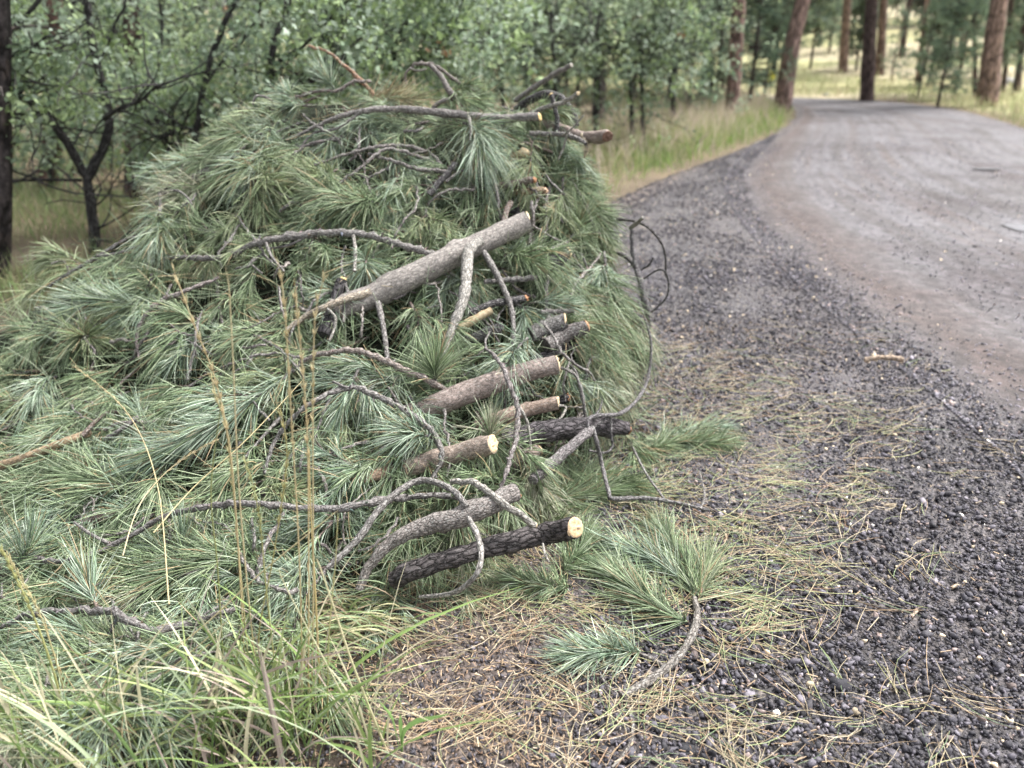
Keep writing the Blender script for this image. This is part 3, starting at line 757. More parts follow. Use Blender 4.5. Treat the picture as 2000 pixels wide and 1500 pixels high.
# ---- pines
def pine_crown(buf, base, zlo, zhi, rad, n_, rr, tuft=0.22, droop=-0.1, wide=1.0, cols=None, stem=None, stem_c=(0.09, 0.07, 0.06)):
    """branches with brushes of needle blades"""
    nb = max(8, int(n_ / 26)); P = []; Dv = []
    for _ in range(nb):
        k = rr.random(); z = zlo + (zhi - zlo) * k
        rmax = rad * (1 - 0.75 * k); a = rr.uniform(0, 6.283); r_ = rmax * rr.uniform(0.45, 1.0)
        e = np.array([math.cos(a) * r_, math.sin(a) * r_, z + r_ * rr.uniform(-.1, .3)]) + base
        if stem is not None:
            s0 = base + np.array([0, 0, z])
            tube(stem, resample([s0, (s0 + e) / 2 + np.array([0, 0, -.05 * r_]), e], 5), [0.018, 0.006], stem_c, 4, 0.1, True, cap=False)
        for q in range(3):
            f = rr.uniform(0.4, 1.0); c = base + np.array([0, 0, z]) + (e - base - np.array([0, 0, z])) * f + np.array([rr.gauss(0, .1), rr.gauss(0, .1), rr.gauss(0, .08)]) * rad
            dd = np.array([math.cos(a), math.sin(a), rr.uniform(-.1, .6)])
            m_ = 9
            P += [c] * m_; Dv += [dd] * m_
    P = np.array(P); Dv = np.array(Dv); N_ = len(P)
    d = unit(Dv * 0.6 + rng.standard_normal((N_, 3)) * 0.75)
    L = tuft * rng.uniform(0.6, 1.1, N_); t = np.array([0, 0.5, 1.0])[None, :, None]
    Q = P[:, None] + d[:, None] * L[:, None, None] * t; Q[:, :, 2] += droop * L[:, None] * t[..., 0] ** 2
    c0 = np.array([(0.05, 0.09, 0.055), (0.075, 0.12, 0.06), (0.10, 0.15, 0.075)]) if cols is None else np.array(cols)
    cc = c0[rng.integers(0, len(c0), N_)] * rng.uniform(0.75, 1.25, (N_, 1))
    ribbons(buf, Q, np.broadcast_to(np.array([0.5, 1.0, 0.25])[None], (N_, 3)) * tuft * 0.055 * wide, cc, tri=False)

RED = (0.24, 0.16, 0.135); REDL = (0.34, 0.235, 0.20); BRN = (0.12, 0.085, 0.078)
pines = [  # pixel polyline (base first), width px, colour, label
    ([(1527, 218), (1543, 110), (1568, 0)], 30, REDL, "leaning reddish ponderosa at the road's inner bend"),
    ([(1432, 205), (1437, 100), (1444, 0)], 25, RED, "upright red-barked ponderosa standing in the verge grass"),
    ([(1694, 198), (1697, 100), (1703, 0)], 24, BRN, "darkest trunk on the outer edge of the bend"),
    ([(1719, 148), (1722, 70), (1726, 0)], 15, RED, "slim trunk close behind the darkest roadside trunk"),
    ([(1647, 142), (1650, 70), (1655, 0)], 16, REDL, "pale brown trunk alone on the grassy slope"),
    ([(1761, 112), (1768, 50), (1777, 0)], 11, BRN, "dark slim pine high on the slope, slightly tilted"),
    ([(1793, 166), (1802, 80), (1812, 0)], 10, REDL, "thin pinkish trunk beside the roadside sapling"),
    ([(1930, 208), (1938, 100), (1952, 0)], 32, REDL, "thick red-barked ponderosa at the right side of the road"),
    ([(1907, 192), (1904, 100), (1903, 20)], 8, BRN, "thin dark pole pine left of the thick right-hand ponderosa"),
    ([(1960, 182), (1966, 110), (1972, 40)], 8, BRN, "thin leaning pole pine right of the thick ponderosa"),
    ([(1988, 180), (1994, 100), (2004, 30)], 11, BRN, "dark pole pine at the right border of the scene"),
    ([(1880, 118), (1882, 60), (1886, 0)], 14, RED, "pine trunk on the slope behind the roadside sapling"),
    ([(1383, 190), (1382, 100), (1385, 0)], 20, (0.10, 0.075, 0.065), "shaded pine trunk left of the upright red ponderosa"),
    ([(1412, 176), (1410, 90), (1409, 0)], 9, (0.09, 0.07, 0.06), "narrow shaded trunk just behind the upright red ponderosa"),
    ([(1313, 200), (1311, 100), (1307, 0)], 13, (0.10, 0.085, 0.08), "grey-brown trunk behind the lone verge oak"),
    ([(1168, 240), (1172, 120), (1175, 0)], 24, (0.12, 0.10, 0.095), "wide grey trunk behind the oaks past the pile"),
    ([(1090, 235), (1085, 120), (1080, 0)], 14, (0.16, 0.11, 0.09), "reddish trunk half hidden by the dark green oak"),
    ([(8, 620), (4, 400), (2, 200), (0, 0)], 32, (0.05, 0.042, 0.042), "heavy dark trunk cut by the left border"),
    ([(100, 470), (103, 300), (104, 100)], 34, (0.17, 0.10, 0.085), "broad reddish trunk seen left of the forked oak"),
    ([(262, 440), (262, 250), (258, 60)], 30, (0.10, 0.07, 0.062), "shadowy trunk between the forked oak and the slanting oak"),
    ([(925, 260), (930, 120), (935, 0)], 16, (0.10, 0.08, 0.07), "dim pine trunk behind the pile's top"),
    ([(1862, 98), (1864, 40), (1866, 0)], 9, RED, "distant slim trunk uphill between sapling and thick ponderosa"),
    ([(1600, 92), (1602, 40), (1606, 0)], 9, BRN, "distant trunk uphill behind the leaning ponderosa"),
]
crown_meshes = []
for v_ in range(3):
    b = Buf(); s_ = Buf(); rr = random.Random(60 + v_)
    pine_crown(b, np.zeros(3), 0.0, 6.5, 2.1, 2600, rr, 0.34, stem=s_)
    crown_meshes.append((b.mesh("crown", M_leaf, smooth=False), s_.mesh("limbs", M_oakbark, bk=True)))
ysof = {0: None}
for i, (pts, wp, cl, lab) in enumerate(pines):
    yo = {1: 16.3, 17: 5.2, 18: 9.0, 19: 8.0, 15: 14.5, 16: 16.0, 20: 13.0, 14: 17.0}.get(i)
    if yo:
        g = at_y(*pts[0], yo); bx, by = toppx((g[0], yo, gz(g[0], yo))); pts = [(bx, by)] + pts[1:]
        tp, yy = bgpath(pts, yo); tp[0][2] = gz(tp[0][0], yo)
    else: tp, yy = bgpath(pts)
    base = tp[0].copy(); s = 1 / pxm(base)
    root = thing("pine_tree", lab, "pine tree", base, "ponderosa pines along the road")
    d = tp[-1] - tp[-2]; d /= np.linalg.norm(d)
    H_ = max(7.5, wp * s * 22)
    q = list(tp); q[0] = q[0] - np.array([0, 0, .15])
    k = 0
    while q[-1][2] < base[2] + H_ and k < 8: q.append(q[-1] + unit(d + np.array([R.gauss(0, .02), R.gauss(0, .02), .03])) * 1.5); k += 1
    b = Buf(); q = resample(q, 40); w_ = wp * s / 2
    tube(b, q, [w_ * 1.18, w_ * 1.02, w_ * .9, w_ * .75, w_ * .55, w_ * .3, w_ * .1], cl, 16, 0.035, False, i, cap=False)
    rr = random.Random(500 + i)
    if i not in (7, 0):                         # a few dead snags low on the stem
        for _ in range(3 if i in (17, 18) else 5):
            z_ = rr.uniform(0.9, 2.8); jj = int(np.argmin(abs(q[:, 2] - base[2] - z_))); a = rr.uniform(0, 6.28); p0 = q[jj]
            ln = rr.uniform(.3, .9); tube(b, resample([p0, p0 + np.array([math.cos(a), math.sin(a), .1]) * ln * .5, p0 + np.array([math.cos(a), math.sin(a), -.05]) * ln], 6), [0.014, 0.005], (0.07, .06, .055), 5, .1, True, cap=False)
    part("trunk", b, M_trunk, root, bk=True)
    cm, lm = crown_meshes[i % 3]
    ztop = q[-1][2]; sc = 0.55 + w_ * 1.6
    zc = max(base[2] + 3.0, ztop - 6.5 * sc)
    jj = int(np.argmin(abs(q[:, 2] - zc)))
    cr = bpy.data.objects.new("crown", cm); col.objects.link(cr); cr.parent = root
    cr.location = [float(x) for x in (q[jj] - base)]; cr.scale = (sc, sc, max(.3, (ztop - q[jj][2]) / 6.5)); cr.rotation_euler[2] = rr.uniform(0, 6)
    lo = bpy.data.objects.new("limbs", lm); col.objects.link(lo); lo.parent = root
    lo.location = cr.location; lo.scale = cr.scale; lo.rotation_euler = cr.rotation_euler

# young pines with crowns to the ground
yp = []
for v_ in range(4):
    b = Buf(); s_ = Buf(); rr = random.Random(90 + v_)
    H_ = 3.4
    tube(s_, resample([(0, 0, -.1), (rr.gauss(0, .04), 0, 1.4), (rr.gauss(0, .06), 0, 3.3)], 10), [0.05, 0.035, 0.012], (0.07, .055, .05), 7, .05, True, cap=False)
    pine_crown(b, np.zeros(3), 0.45, H_, 0.95, 2300 if v_ < 2 else 900, rr, 0.2, stem=s_, cols=[(0.12, 0.18, 0.135), (0.16, 0.225, 0.155), (0.21, 0.28, 0.18), (.17, .23, .13)])
    yp.append((s_.mesh("trunk", M_oakbark, bk=True), b.mesh("crown", M_leaf, smooth=False)))
def young(px, y, sc, v_, lab, cat="young pine", zs=1.0, grp="young pines and bushes under the ponderosas"):
    g = at_y(px, 150, y); z = gz(g[0], y)
    root = thing("young_pine", lab, cat, (g[0], y, z), grp)
    root.rotation_euler[2] = R.uniform(0, 6.28); root.scale = (sc, sc, sc * zs)
    for nm, me in zip(("trunk", "crown"), yp[v_]):
        o = bpy.data.objects.new(nm, me); col.objects.link(o); o.parent = root
fp = []
for v_ in range(3):
    b = Buf(); s_ = Buf(); rr = random.Random(190 + v_)
    tube(s_, resample([(0, 0, -.1), (rr.gauss(0, .04), 0, 1.4), (rr.gauss(0, .06), 0, 3.3)], 10), [0.05, 0.035, 0.012], (0.07, .055, .05), 7, .05, True, cap=False)
    pine_crown(b, np.zeros(3), 0.5, 3.5, 1.05, 3600, rr, 0.15, wide=3.6, stem=s_, cols=[(0.16, 0.22, 0.165), (0.20, 0.26, 0.19), (0.25, 0.30, 0.21), (.21, .25, .15)])
    fp.append((s_.mesh("trunk", M_oakbark, bk=True), b.mesh("crown", M_leaf, smooth=False)))
young(1470, 18.5, 1.05, 0, "dense dark young pine between the two red trunks")
young(1497, 21.5, 0.9, 1, "blue-green young pine behind the leaning ponderosa's foot")
young(1350, 17.0, 0.85, 1, "bushy young pine above the pinkish verge seed heads")
young(1402, 20.0, 1.0, 0, "young pine in shade behind the upright red ponderosa")
young(1843, 20.5, 0.9, 1, "open feathery sapling on the outer roadside")
young(1800, 23.0, 0.75, 3, "small sparse sapling next to the feathery sapling")
young(1872, 22.5, 0.95, 0, "airy young pine left of the thick right ponderosa")
young(1580, 34, 1.2, 0, "round young pine on the slope behind the leaning trunk")
young(1612, 40, 1.3, 1, "young pine uphill left of the pale brown trunk")
young(1688, 45, 1.3, 0, "young pine uphill behind the darkest trunk")
young(1742, 30, 0.7, 3, "sparse young pine between two slope trunks")
young(1985, 24, 1.1, 0, "feathery young pine near the right border poles")
young(1920, 36, 1.3, 1, "young pine uphill behind the thick right ponderosa")
young(1240, 19, 1.1, 0, "dark young pine behind the slender verge oak")
young(1290, 22, 1.1, 1, "young pine deep in the wood above the verge")
young(1130, 18, 1.15, 0, "young pine deep in the wood behind the wide grey trunk")
young(1025, 16, 1.1, 1, "young pine in the shade behind the pile's raised sticks")
for k_, (px_, y_, sc_, v_, lb_) in enumerate([(1670, 33, 1.0, 1, "pine sapling on the slope between pale and darkest trunks"), (1815, 28, .9, 1, "bushy pine behind the feathery roadside sapling"), (1835, 38, 1.3, 0, "round pine uphill over the feathery sapling"), (1700, 58, 1.6, 1, "tall young pine at the top of the slope, middle"), (1640, 55, 1.5, 0, "tall young pine at the top of the slope, left"), (1780, 52, 1.5, 1, "tall young pine at the top of the slope, right"), (1950, 30, 1.1, 0, "full young pine behind the thin leaning pole pine"), (1890, 46, 1.5, 1, "young pine high behind the thin dark pole pine")]):
    g = at_y(px_, 150, y_); z = gz(g[0], y_); root = thing("young_pine", lb_, "young pine", (g[0], y_, z), "young pines and bushes under the ponderosas")
    root.rotation_euler[2] = R.uniform(0, 6.28); root.scale = (sc_, sc_, sc_)
    for nm, me in zip(("trunk", "crown"), fp[k_ % 3]):
        o = bpy.data.objects.new(nm, me); col.objects.link(o); o.parent = root
# far belt of trees closing the view: each a tree of its own
k = 0
ORD = 'first second third fourth fifth sixth seventh eighth ninth tenth eleventh twelfth thirteenth fourteenth fifteenth sixteenth seventeenth eighteenth nineteenth twentieth'.split()
side = lambda px: "left" if px < 500 else ("middle" if px < 1150 else "right")
for ring, (y0, n_, x0, x1, sc0) in enumerate([(24, 15, -250, 1330, 1.5), (33, 15, -250, 1480, 1.9), (52, 20, 1350, 2150, 1.3), (78, 18, 300, 2250, 2.6)]):
    for i in range(n_):
        px = x0 + (x1 - x0) * (i + R.uniform(-.25, .25)) / (n_ - 1); y = y0 * R.uniform(0.93, 1.1)
        row = ["nearer", "second", "third", "farthest"][ring]
        g = at_y(px, 150, y); z = gz(g[0], y); root = thing("far_pine", f"blurred pine in the {row} far row, {ORD[i]} of its row from the left", "pine tree", (g[0], y, z), "distant pines closing the view")
        root.rotation_euler[2] = R.uniform(0, 6.28); sc = sc0 * R.uniform(.85, 1.2); root.scale = (sc, sc, sc * R.uniform(.95, 1.3))
        for nm, me in zip(("trunk", "crown"), fp[i % 3]):
            o = bpy.data.objects.new(nm, me); col.objects.link(o); o.parent = root


# marker
g = ground(1501, 186)
root = thing("roadside_marker", "small yellow marker beside the leaning trunk at the bend", "marker", g)
b = Buf()
def box(buf, c, h, colr=(1, 1, 1), bev=0.12):
    c = np.array(c); h = np.array(h, float); e = min(h) * bev; vs = []
    for sx in (-1, 1):
        for sy in (-1, 1):
            for sz in (-1, 1):
                s_ = np.array([sx, sy, sz])
                for a in range(3):
                    q = h.copy() - e; q[a] = h[a]; vs.append(c + s_ * q)
    import itertools
    bm_v = np.array(vs); from_ = bm_v
    import bmesh
    bm = bmesh.new(); [bm.verts.new(v) for v in bm_v]; bmesh.ops.convex_hull(bm, input=bm.verts)
    bm.verts.ensure_lookup_table(); bm.verts.index_update()
    vv = np.array([v.co[:] for v in bm.verts])
    for f in bm.faces: buf.add(vv[[v.index for v in f.verts]], [tuple(range(len(f.verts)))], colr)
    bm.free()
box(b, g + np.array([0, 0, 0.55]), (0.11, 0.012, 0.14)); part("panel", b, M_yel, root, smooth=False)
b = Buf(); tube(b, resample([g, g + np.array([0, 0.03, .35]), g + np.array([0, .03, .7])], 4), [0.018], (0.3, .3, .3), 6, 0); part("post", b, M_rock, root)
def rock(px, py, wpx, c, lab, seed, flat=0.6, cat="stone", name="stone"):
    g = ground(px, py); s = wpx / pxm(g) / 2
    b = Buf(); import bmesh
    bm = bmesh.new(); bmesh.ops.create_icosphere(bm, subdivisions=3, radius=1)
    for v in bm.verts:
        n_ = mnoise.fractal(v.co * 1.3 + Vector((seed * 7.1, 0, 0)), 1, 2, 3); v.co *= 1 + .35 * n_
    vv = np.array([v.co[:] for v in bm.verts]) * (s, s * .85, s * flat); ff = [[v.index for v in f.verts] for f in bm.faces]; bm.free()
    b.add(vv + g + np.array([0, 0, s * flat * .55]), ff, c)
    single(name, b, M_rock, lab, cat, loc=g, smooth=seed % 2 == 0)
rock(1612, 188, 11, (0.3, .3, .3), "pale boulder beyond the bend at the slope's foot", 1)
rock(1968, 165, 26, (0.42, .42, .44), "grey-white boulder on the bank between pole pines", 2)
rock(1640, 1345, 38, (0.035, .034, .04), "biggest dark cinder lump in the litter, lower right", 3, .75)
rock(1715, 1370, 14, (0.7, .68, .66), "single white pebble right of the big dark lump", 4)
rock(1538, 1190, 22, (0.04, .04, .05), "smooth dark cinder lying in the needles beside the fanned spray", 5, .8)
rock(1515, 1118, 28, (0.05, .05, .06), "flat dark stone in the needles above the smooth cinder", 6, .4)
rock(715, 1270, 24, (0.05, .045, .04), "rounded soil clod at the grass edge before the pile", 7, .8)
rock(1340, 1465, 36, (0.04, .04, .045), "flat dark stone half buried at the bottom middle", 8, .4)
rock(742, 1345, 24, (0.035, .033, .035), "rough black clod in the bare soil right of the grass", 9, .7)

# ================================================================== THE BRUSH PILE
GREY, PALE, DARK, BROWN, TAN = (0.20, 0.185, 0.175), (0.30, 0.28, 0.25), (0.065, 0.060, 0.062), (0.17, 0.13, 0.11), (0.30, 0.22, 0.14)
CUTC, CUTY, CUTR = (0.62, 0.50, 0.33), (0.72, 0.54, 0.26), (0.38, 0.19, 0.10)
LIFT = [0.0]
def wpath(pts):
    """(px, py[, lift]) -> world points on or above the pile's surface"""
    out = []
    for q in pts:
        out.append(W(q[0], q[1], (q[2] if len(q) > 2 else 0.03) + LIFT[0]))
    return np.array(out)
def cut_face(root, wp, r, colr, out_dir=None, rag=0.0, jag=0.05, sides=22, seed=0):
    """the sawn or broken end: a disc with a thin bark rim, slightly domed and rough"""
    e = wp[-1]; t = unit(wp[-1] - wp[-2]); a = unit(np.cross(t, [0, 0, 1.0])); b_ = np.cross(t, a)
    rr = np.random.default_rng(seed + 77); b = Buf(); V = []; K = []
    rings = [1.0, 0.93, 0.7, 0.45, 0.2]
    tilt = rr.normal(0, 0.12, 2)
    for ri in rings:
        for k in range(sides):
            th = 2 * math.pi * k / sides
            q = r * ri * (1 + 0.03 * rr.standard_normal())
            x, y = q * math.cos(th), q * math.sin(th)
            z = 0.0022 + tilt[0] * x + tilt[1] * y + (rag * r * abs(rr.standard_normal()) * (1.2 - ri * .6)) + jag * r * 0.4 * rr.standard_normal() * (ri < 1)
            if ri == 1.0: z -= 0.004 + abs(tilt[0] * x)
            V.append(e + a * x + b_ * y + t * z); K.append((x, y, 0))
    V.append(e + t * (0.004 + rag * r)); K.append((0, 0, 0))
    n_ = len(rings); F = []
    for i in range(n_ - 1):
        for k in range(sides):
            F.append((i * sides + k, i * sides + (k + 1) % sides, (i + 1) * sides + (k + 1) % sides, (i + 1) * sides + k))
    b.add(V, F, colr, K)
    T3 = [((n_ - 1) * sides + k, (n_ - 1) * sides + (k + 1) % sides, n_ * sides) for k in range(sides)]
    b.f.append(np.array(T3, np.int32))
    part("cut_end", b, M_cut, root, bk=True, smooth=rag < 0.1)

def needle_fan(buf, axis, n_fas, L, phi0=0.35, phi1=1.0, tint='g', nout=0.25, droop=0.22, per=3, start=0.0, normal_=None, rad=0.00135, bias=None, spread=.30):
    """needles in threes along an axis polyline (tip last)"""
    axis = np.asarray(axis, float); M_ = len(axis)
    u = start + (1 - start) * np.sort(rng.random(n_fas) ** 0.75)
    x = u * (M_ - 1); i = np.minimum(x.astype(int), M_ - 2); f = (x - i)[:, None]
    p = axis[i] * (1 - f) + axis[i + 1] * f
    T = unit(axis[i + 1] - axis[i])
    rv = unit(np.cross(T, rng.standard_normal((n_fas, 3))))
    ph = phi1 + (phi0 - phi1) * u + rng.normal(0, spread, n_fas)
    d = T * np.cos(ph)[:, None] + rv * np.sin(ph)[:, None]
    if normal_ is not None: d = d + np.asarray(normal_) * nout
    if bias is not None: d = d + np.asarray(bias)
    d = unit(d)
    d = np.repeat(d, per, axis=0) + rng.normal(0, 0.13, (n_fas * per, 3)); d = unit(d)
    p = np.repeat(p, per, axis=0) + rng.normal(0, 0.0015, (n_fas * per, 3)); N_ = len(p)
    Ln = L * rng.uniform(0.6, 1.12, N_)
    # a minority snapped short
    Ln = np.where(rng.random(N_) < 0.06, Ln * 0.5, Ln)
    t = np.array([0, 0.3, 0.65, 1.0])[None, :, None]
    bend = rng.normal(0, 0.10, (N_, 1, 3)) + np.array([0, 0, -droop])[None, None]
    P = p[:, None] + Ln[:, None, None] * (d[:, None] * t + bend * t * t)
    P[:, :, 2] = np.maximum(P[:, :, 2], 0.012 + 0.02 * rng.random((N_, 1)))
    pal = {'b': [(0.27, 0.365, 0.265), (0.38, 0.475, 0.36), (0.17, 0.25, 0.165), (0.48, 0.55, 0.44)],
           'g': [(0.19, 0.265, 0.145), (0.27, 0.35, 0.20), (0.37, 0.44, 0.28), (0.13, 0.19, 0.10)],
           'y': [(0.32, 0.37, 0.21), (0.26, 0.33, 0.17), (0.41, 0.44, 0.28), (0.20, 0.26, 0.13)],
           't': [(0.58, 0.50, 0.34), (0.42, 0.34, 0.22), (0.54, 0.49, 0.34), (0.34, 0.33, 0.20)],
           'p': [(0.46, 0.46, 0.34), (0.33, 0.36, 0.24), (0.45, 0.44, 0.33), (0.26, 0.31, 0.20)]}[tint]
    c = np.array(pal)[rng.integers(0, 4, N_)] * rng.uniform(0.42, 1.32, (N_, 1))
    mx_ = rng.random(N_) < .22; c[mx_] = np.array([(0.30, .36, .20), (0.22, .30, .15), (0.40, .46, .33)])[rng.integers(0, 3, mx_.sum())] * rng.uniform(.6, 1.2, (mx_.sum(), 1))
    dr = rng.random(N_) < 0.05; c[dr] = np.array((0.42, 0.32, 0.19)) * rng.uniform(0.7, 1.1, (dr.sum(), 1))
    Wd = rad * rng.uniform(0.8, 1.2, (N_, 1)) * np.array([[0.9, 1.0, 0.9, 0.3]])
    ribbons(buf, P, Wd, c)

# ---------------- traced limbs: (name, label, category, path, widths px, colour, bark, end, side branches, needles)
LM = []
def limb(label, path, wpx, colr=GREY, mat=None, end=None, sub=(), fans=(), name="cut_log", cat="log", group="cut logs and poles in the brush pile", sides=16, rag=0.0, rough=0.05, seed=None, lm=None, straight=False, subname="side_branch", endc=None):
    seed = seed if seed is not None else len(LM) * 7 + len(label)
    wp = wpath(path); mid = wp[len(wp) // 2]; s = 1 / pxm(mid)
    rad = [q * s / 2 for q in wpx]
    sp = smooth_path(wp, 0.014 if wpx[-1] < 14 else 0.02)
    # natural small crookedness
    n_ = len(sp); amp = (0.008 if sides <= 8 else 0.006) if not straight else 0.002
    ph = seed * 1.3
    for i in range(n_):
        v = Vector((i * 0.8 + ph, ph, 0)); sp[i] += amp * np.array([mnoise.noise(v), mnoise.noise(v + Vector((9, 0, 0))), mnoise.noise(v + Vector((0, 9, 0)))])
    root = thing(name, label, cat, sp[0], group)
    b = Buf(); V, T, rr_ = tube(b, sp, rad, colr, sides, rough, False, seed, knots=(5 if sides > 12 else 0))
    if sides == 8 and len(sp) > 12:       # the small spurs and leaf scars of a bare pine twig
        rn = random.Random(seed)
        for i in range(2, len(sp) - 2, 2):
            if rn.random() < .75:
                o = unit(np.cross(T[i], np.array([rn.gauss(0, 1), rn.gauss(0, 1), rn.gauss(0, 1)]))); ln = rr_[i] * rn.uniform(1.3, 2.6)
                tube(b, np.array([sp[i], sp[i] + (o + T[i] * rn.uniform(-.2, .5)) * ln * .6, sp[i] + (o + T[i] * .3) * ln]), [rr_[i] * .45, rr_[i] * .18], [q * rn.uniform(.8, 1.5) for q in colr], 5, .1, True, i, cap=False)
    m_ = mat or (M_bark if max(wpx) < 30 else M_barksm)
    # knots: little raised bumps along the limb
    rk = random.Random(seed)
    part("stem", b, m_, root, bk=True)
    if end: cut_face(root, sp, rr_[-1] * 0.97, end, rag=rag, seed=seed)
    if endc: cut_face(root, sp[::-1], rr_[0] * 0.97, endc, rag=rag, seed=seed + 1)
    for k, (p2, w2, c2) in enumerate(sub):
        q = wpath(p2); q = smooth_path(q, 0.012)
        bb = Buf(); tube(bb, q, [x * s / 2 for x in w2], c2, 9, 0.09, False, seed + k + 50); part(subname, bb, M_bark, root, bk=True)
    for k, (p3, nf, Ln, tint, kw) in enumerate(fans):
        q = smooth_path(wpath(p3), 0.01); bb = Buf()
        nn = normal(p3[0][0], p3[0][1]); needle_fan(bb, q, nf, Ln, tint=tint, normal_=nn, **kw); part("needles", bb, M_needle, root)
    LM.append((path[len(path) // 2][0], path[len(path) // 2][1], lm))
    return root
LIFT[0] = 0.062
TW = dict(name="twig", cat="twig", group="bare twigs and limbs arching out of the brush pile", sides=8, rough=0.19, mat=M_bark)

limb("thickest smooth grey pole slanting up across the pile's middle", [(650, 606, .02), (720, 580, .05), (790, 548, .07), (870, 508, .09), (950, 470, .11), (1031, 433, .14)], [44, 47, 46, 44, 43], (0.27, 0.245, 0.225), M_barksm, end=CUTC, straight=True, sides=26, rough=0.015, lm="the thickest pole",
     sub=[([(938, 470, .16), (916, 490, .175), (912, 525, .17), (906, 580, .15), (884, 640, .13), (866, 688, .12), (856, 725, .10)], [18, 23, 22, 19, 14, 6], (0.34, 0.32, 0.29)),
          ([(945, 492, .13), (975, 545, .13), (998, 600, .12), (1003, 650, .10), (1001, 705, .07)], [13, 12, 10, 6], GREY),
          ([(738, 592, .06), (748, 635, .07), (757, 700, .04)], [13, 10, 8], GREY),
          ([(722, 572, .09), (680, 583, .10), (636, 600, .10), (600, 616, .09), (560, 645, .07)], [16, 14, 12, 9], (0.32, 0.27, 0.21)),
          ([(640, 603, .1), (655, 620, .11), (652, 645, .09), (643, 665, .08)], [5, 5, 4], PALE),
          ([(984, 435, .09), (990, 410, .08), (998, 395, .08)], [13, 12, 11], BROWN)])
limb("thick log with split peeling bark, pointing right below the pole", [(790, 815, 0), (860, 788, .05), (940, 757, .08), (1020, 729, .11), (1088, 712, .18)], [44, 46, 44, 41, 38], (0.24, 0.195, 0.175), M_barksm, end=CUTC, straight=True, sides=24, rough=0.02, rag=0.05, lm="the split-barked log",
     sub=[([(880, 766, .10), (950, 738, .125), (1010, 722, .145)], [5, 8, 4], (0.50, 0.42, 0.33))], subname="peeled_strip")
limb("short brown log with a clean cut, under the split-barked log", [(930, 835, .02), (980, 815, .06), (1030, 800, .08), (1090, 787, .15)], [26, 28, 28, 27], (0.24, 0.18, 0.145), M_barksm, end=CUTC, straight=True, sides=20, rough=0.02, lm="the short brown log",
     sub=[([(1086, 792, .09), (1105, 795, .1), (1096, 815, .1), (1080, 828, .08)], [5, 5, 4], PALE)])
limb("rust-ended stub hiding behind the short brown log", [(1060, 800, -.05), (1085, 785, -.02), (1108, 777, .01)], [20, 20, 18], DARK, M_barkdk, end=CUTR, rag=.25, lm="the rust-ended stub")
limb("blackish rough-barked log with a broken rusty end at right", [(985, 862, .02), (1050, 846, .08), (1120, 836, .13), (1180, 833, .16), (1220, 836, .18)], [42, 42, 42, 38, 30], (0.085, 0.075, 0.08), M_barkdk, end=CUTR, rag=.35, sides=22, rough=0.05, lm="the rusty-ended black log")
limb("pale brown log with ragged yellow end, left of the black log", [(750, 935, -.02), (800, 912, .05), (880, 890, .08), (962, 868, .16)], [34, 38, 40, 38], (0.30, 0.24, 0.20), M_barksm, end=CUTC, straight=True, sides=22, rough=0.02, rag=.12, lm="the ragged yellow log")
limb("tan end of a log showing bare between needles, low centre", [(672, 935, .03), (710, 930, .05), (770, 922, .03)], [28, 30, 26], (0.34, 0.24, 0.17), M_barksm, straight=True, rough=0.02, lm="the tan bare log")
limb("log end just right of the ragged yellow log", [(1000, 905, .0), (1025, 893, .05), (1050, 880, .08)], [28, 28, 27], BROWN, M_barksm, end=CUTC, rag=.1, lm="the half-hidden log end")
limb("mottled lichened limb that bends down to the ground at left", [(700, 1150, .02), (722, 1105, .05), (760, 1062, .09), (820, 1032, .12), (900, 1008, .16), (960, 985, .19), (1004, 962, .22)], [16, 22, 28, 38, 42, 42, 36], (0.23, 0.205, 0.19), M_bark, end=CUTR, rag=.2, sides=20, rough=0.05, lm="the mottled bent limb",
     sub=[([(915, 1012, .2), (932, 1045, .24), (940, 1085, .26), (928, 1125, .22), (885, 1158, .1), (820, 1166, .02)], [11, 11, 10, 9, 6], (0.30, 0.28, 0.26)),
          ([(912, 990, .2), (880, 955, .2), (825, 938, .19), (775, 962, .17), (735, 1002, .15), (700, 1052, .12), (640, 1110, .08)], [12, 14, 14, 14, 14, 11], GREY)])
limb("pale freckled stick lying across the mottled limb", [(880, 942, .16), (930, 944, .20), (985, 985, .24), (1045, 1026, .27)], [11, 14, 14, 13], PALE, M_bark, end=CUTC, name="stick", cat="stick", lm="the pale freckled stick", group="loose sticks on the brush pile")
limb("lowest black log on the ground, its fresh cut facing out", [(770, 1132, .03), (800, 1118, .06), (880, 1090, .10), (970, 1066, .14), (1060, 1044, .17), (1122, 1030, .27)], [36, 38, 38, 40, 42, 42], (0.085, 0.075, 0.075), M_barkdk, end=(0.58, 0.43, 0.27), sides=24, rough=0.05, rag=.08, lm="the lowest black log",
     sub=[([(1060, 1062, .2), (1064, 1080, .22), (1072, 1098, .2)], [5, 5, 4], PALE)])
limb("long grey limb curving over the upper left of the pile", [(282, 517, .0), (340, 503, .05), (440, 502, .07), (500, 476, .09), (590, 459, .10), (690, 456, .11), (770, 474, .11), (855, 500, .08)], [7, 10, 13, 14, 15, 15, 15], GREY, lm="the long upper limb", sub=[([(690, 460, .12), (694, 490, .14), (692, 530, .13)], [7, 7, 7], PALE), ([(520, 475, .1), (530, 500, .12), (555, 530, .1)], [6, 5, 4], GREY), ([(600, 462, .1), (560, 480, .05), (520, 486, .02)], [5, 5, 4], GREY)], **{k: v for k, v in TW.items() if k != 'sub'})
limb("arched knobbly twig in the centre above the peaked one", [(588, 706, .06), (630, 692, .11), (690, 685, .14), (745, 702, .14), (800, 726, .12), (872, 762, .06)], [8, 10, 12, 13, 13, 11], (0.27, 0.225, 0.20), lm="the knobbly central arch", **TW)
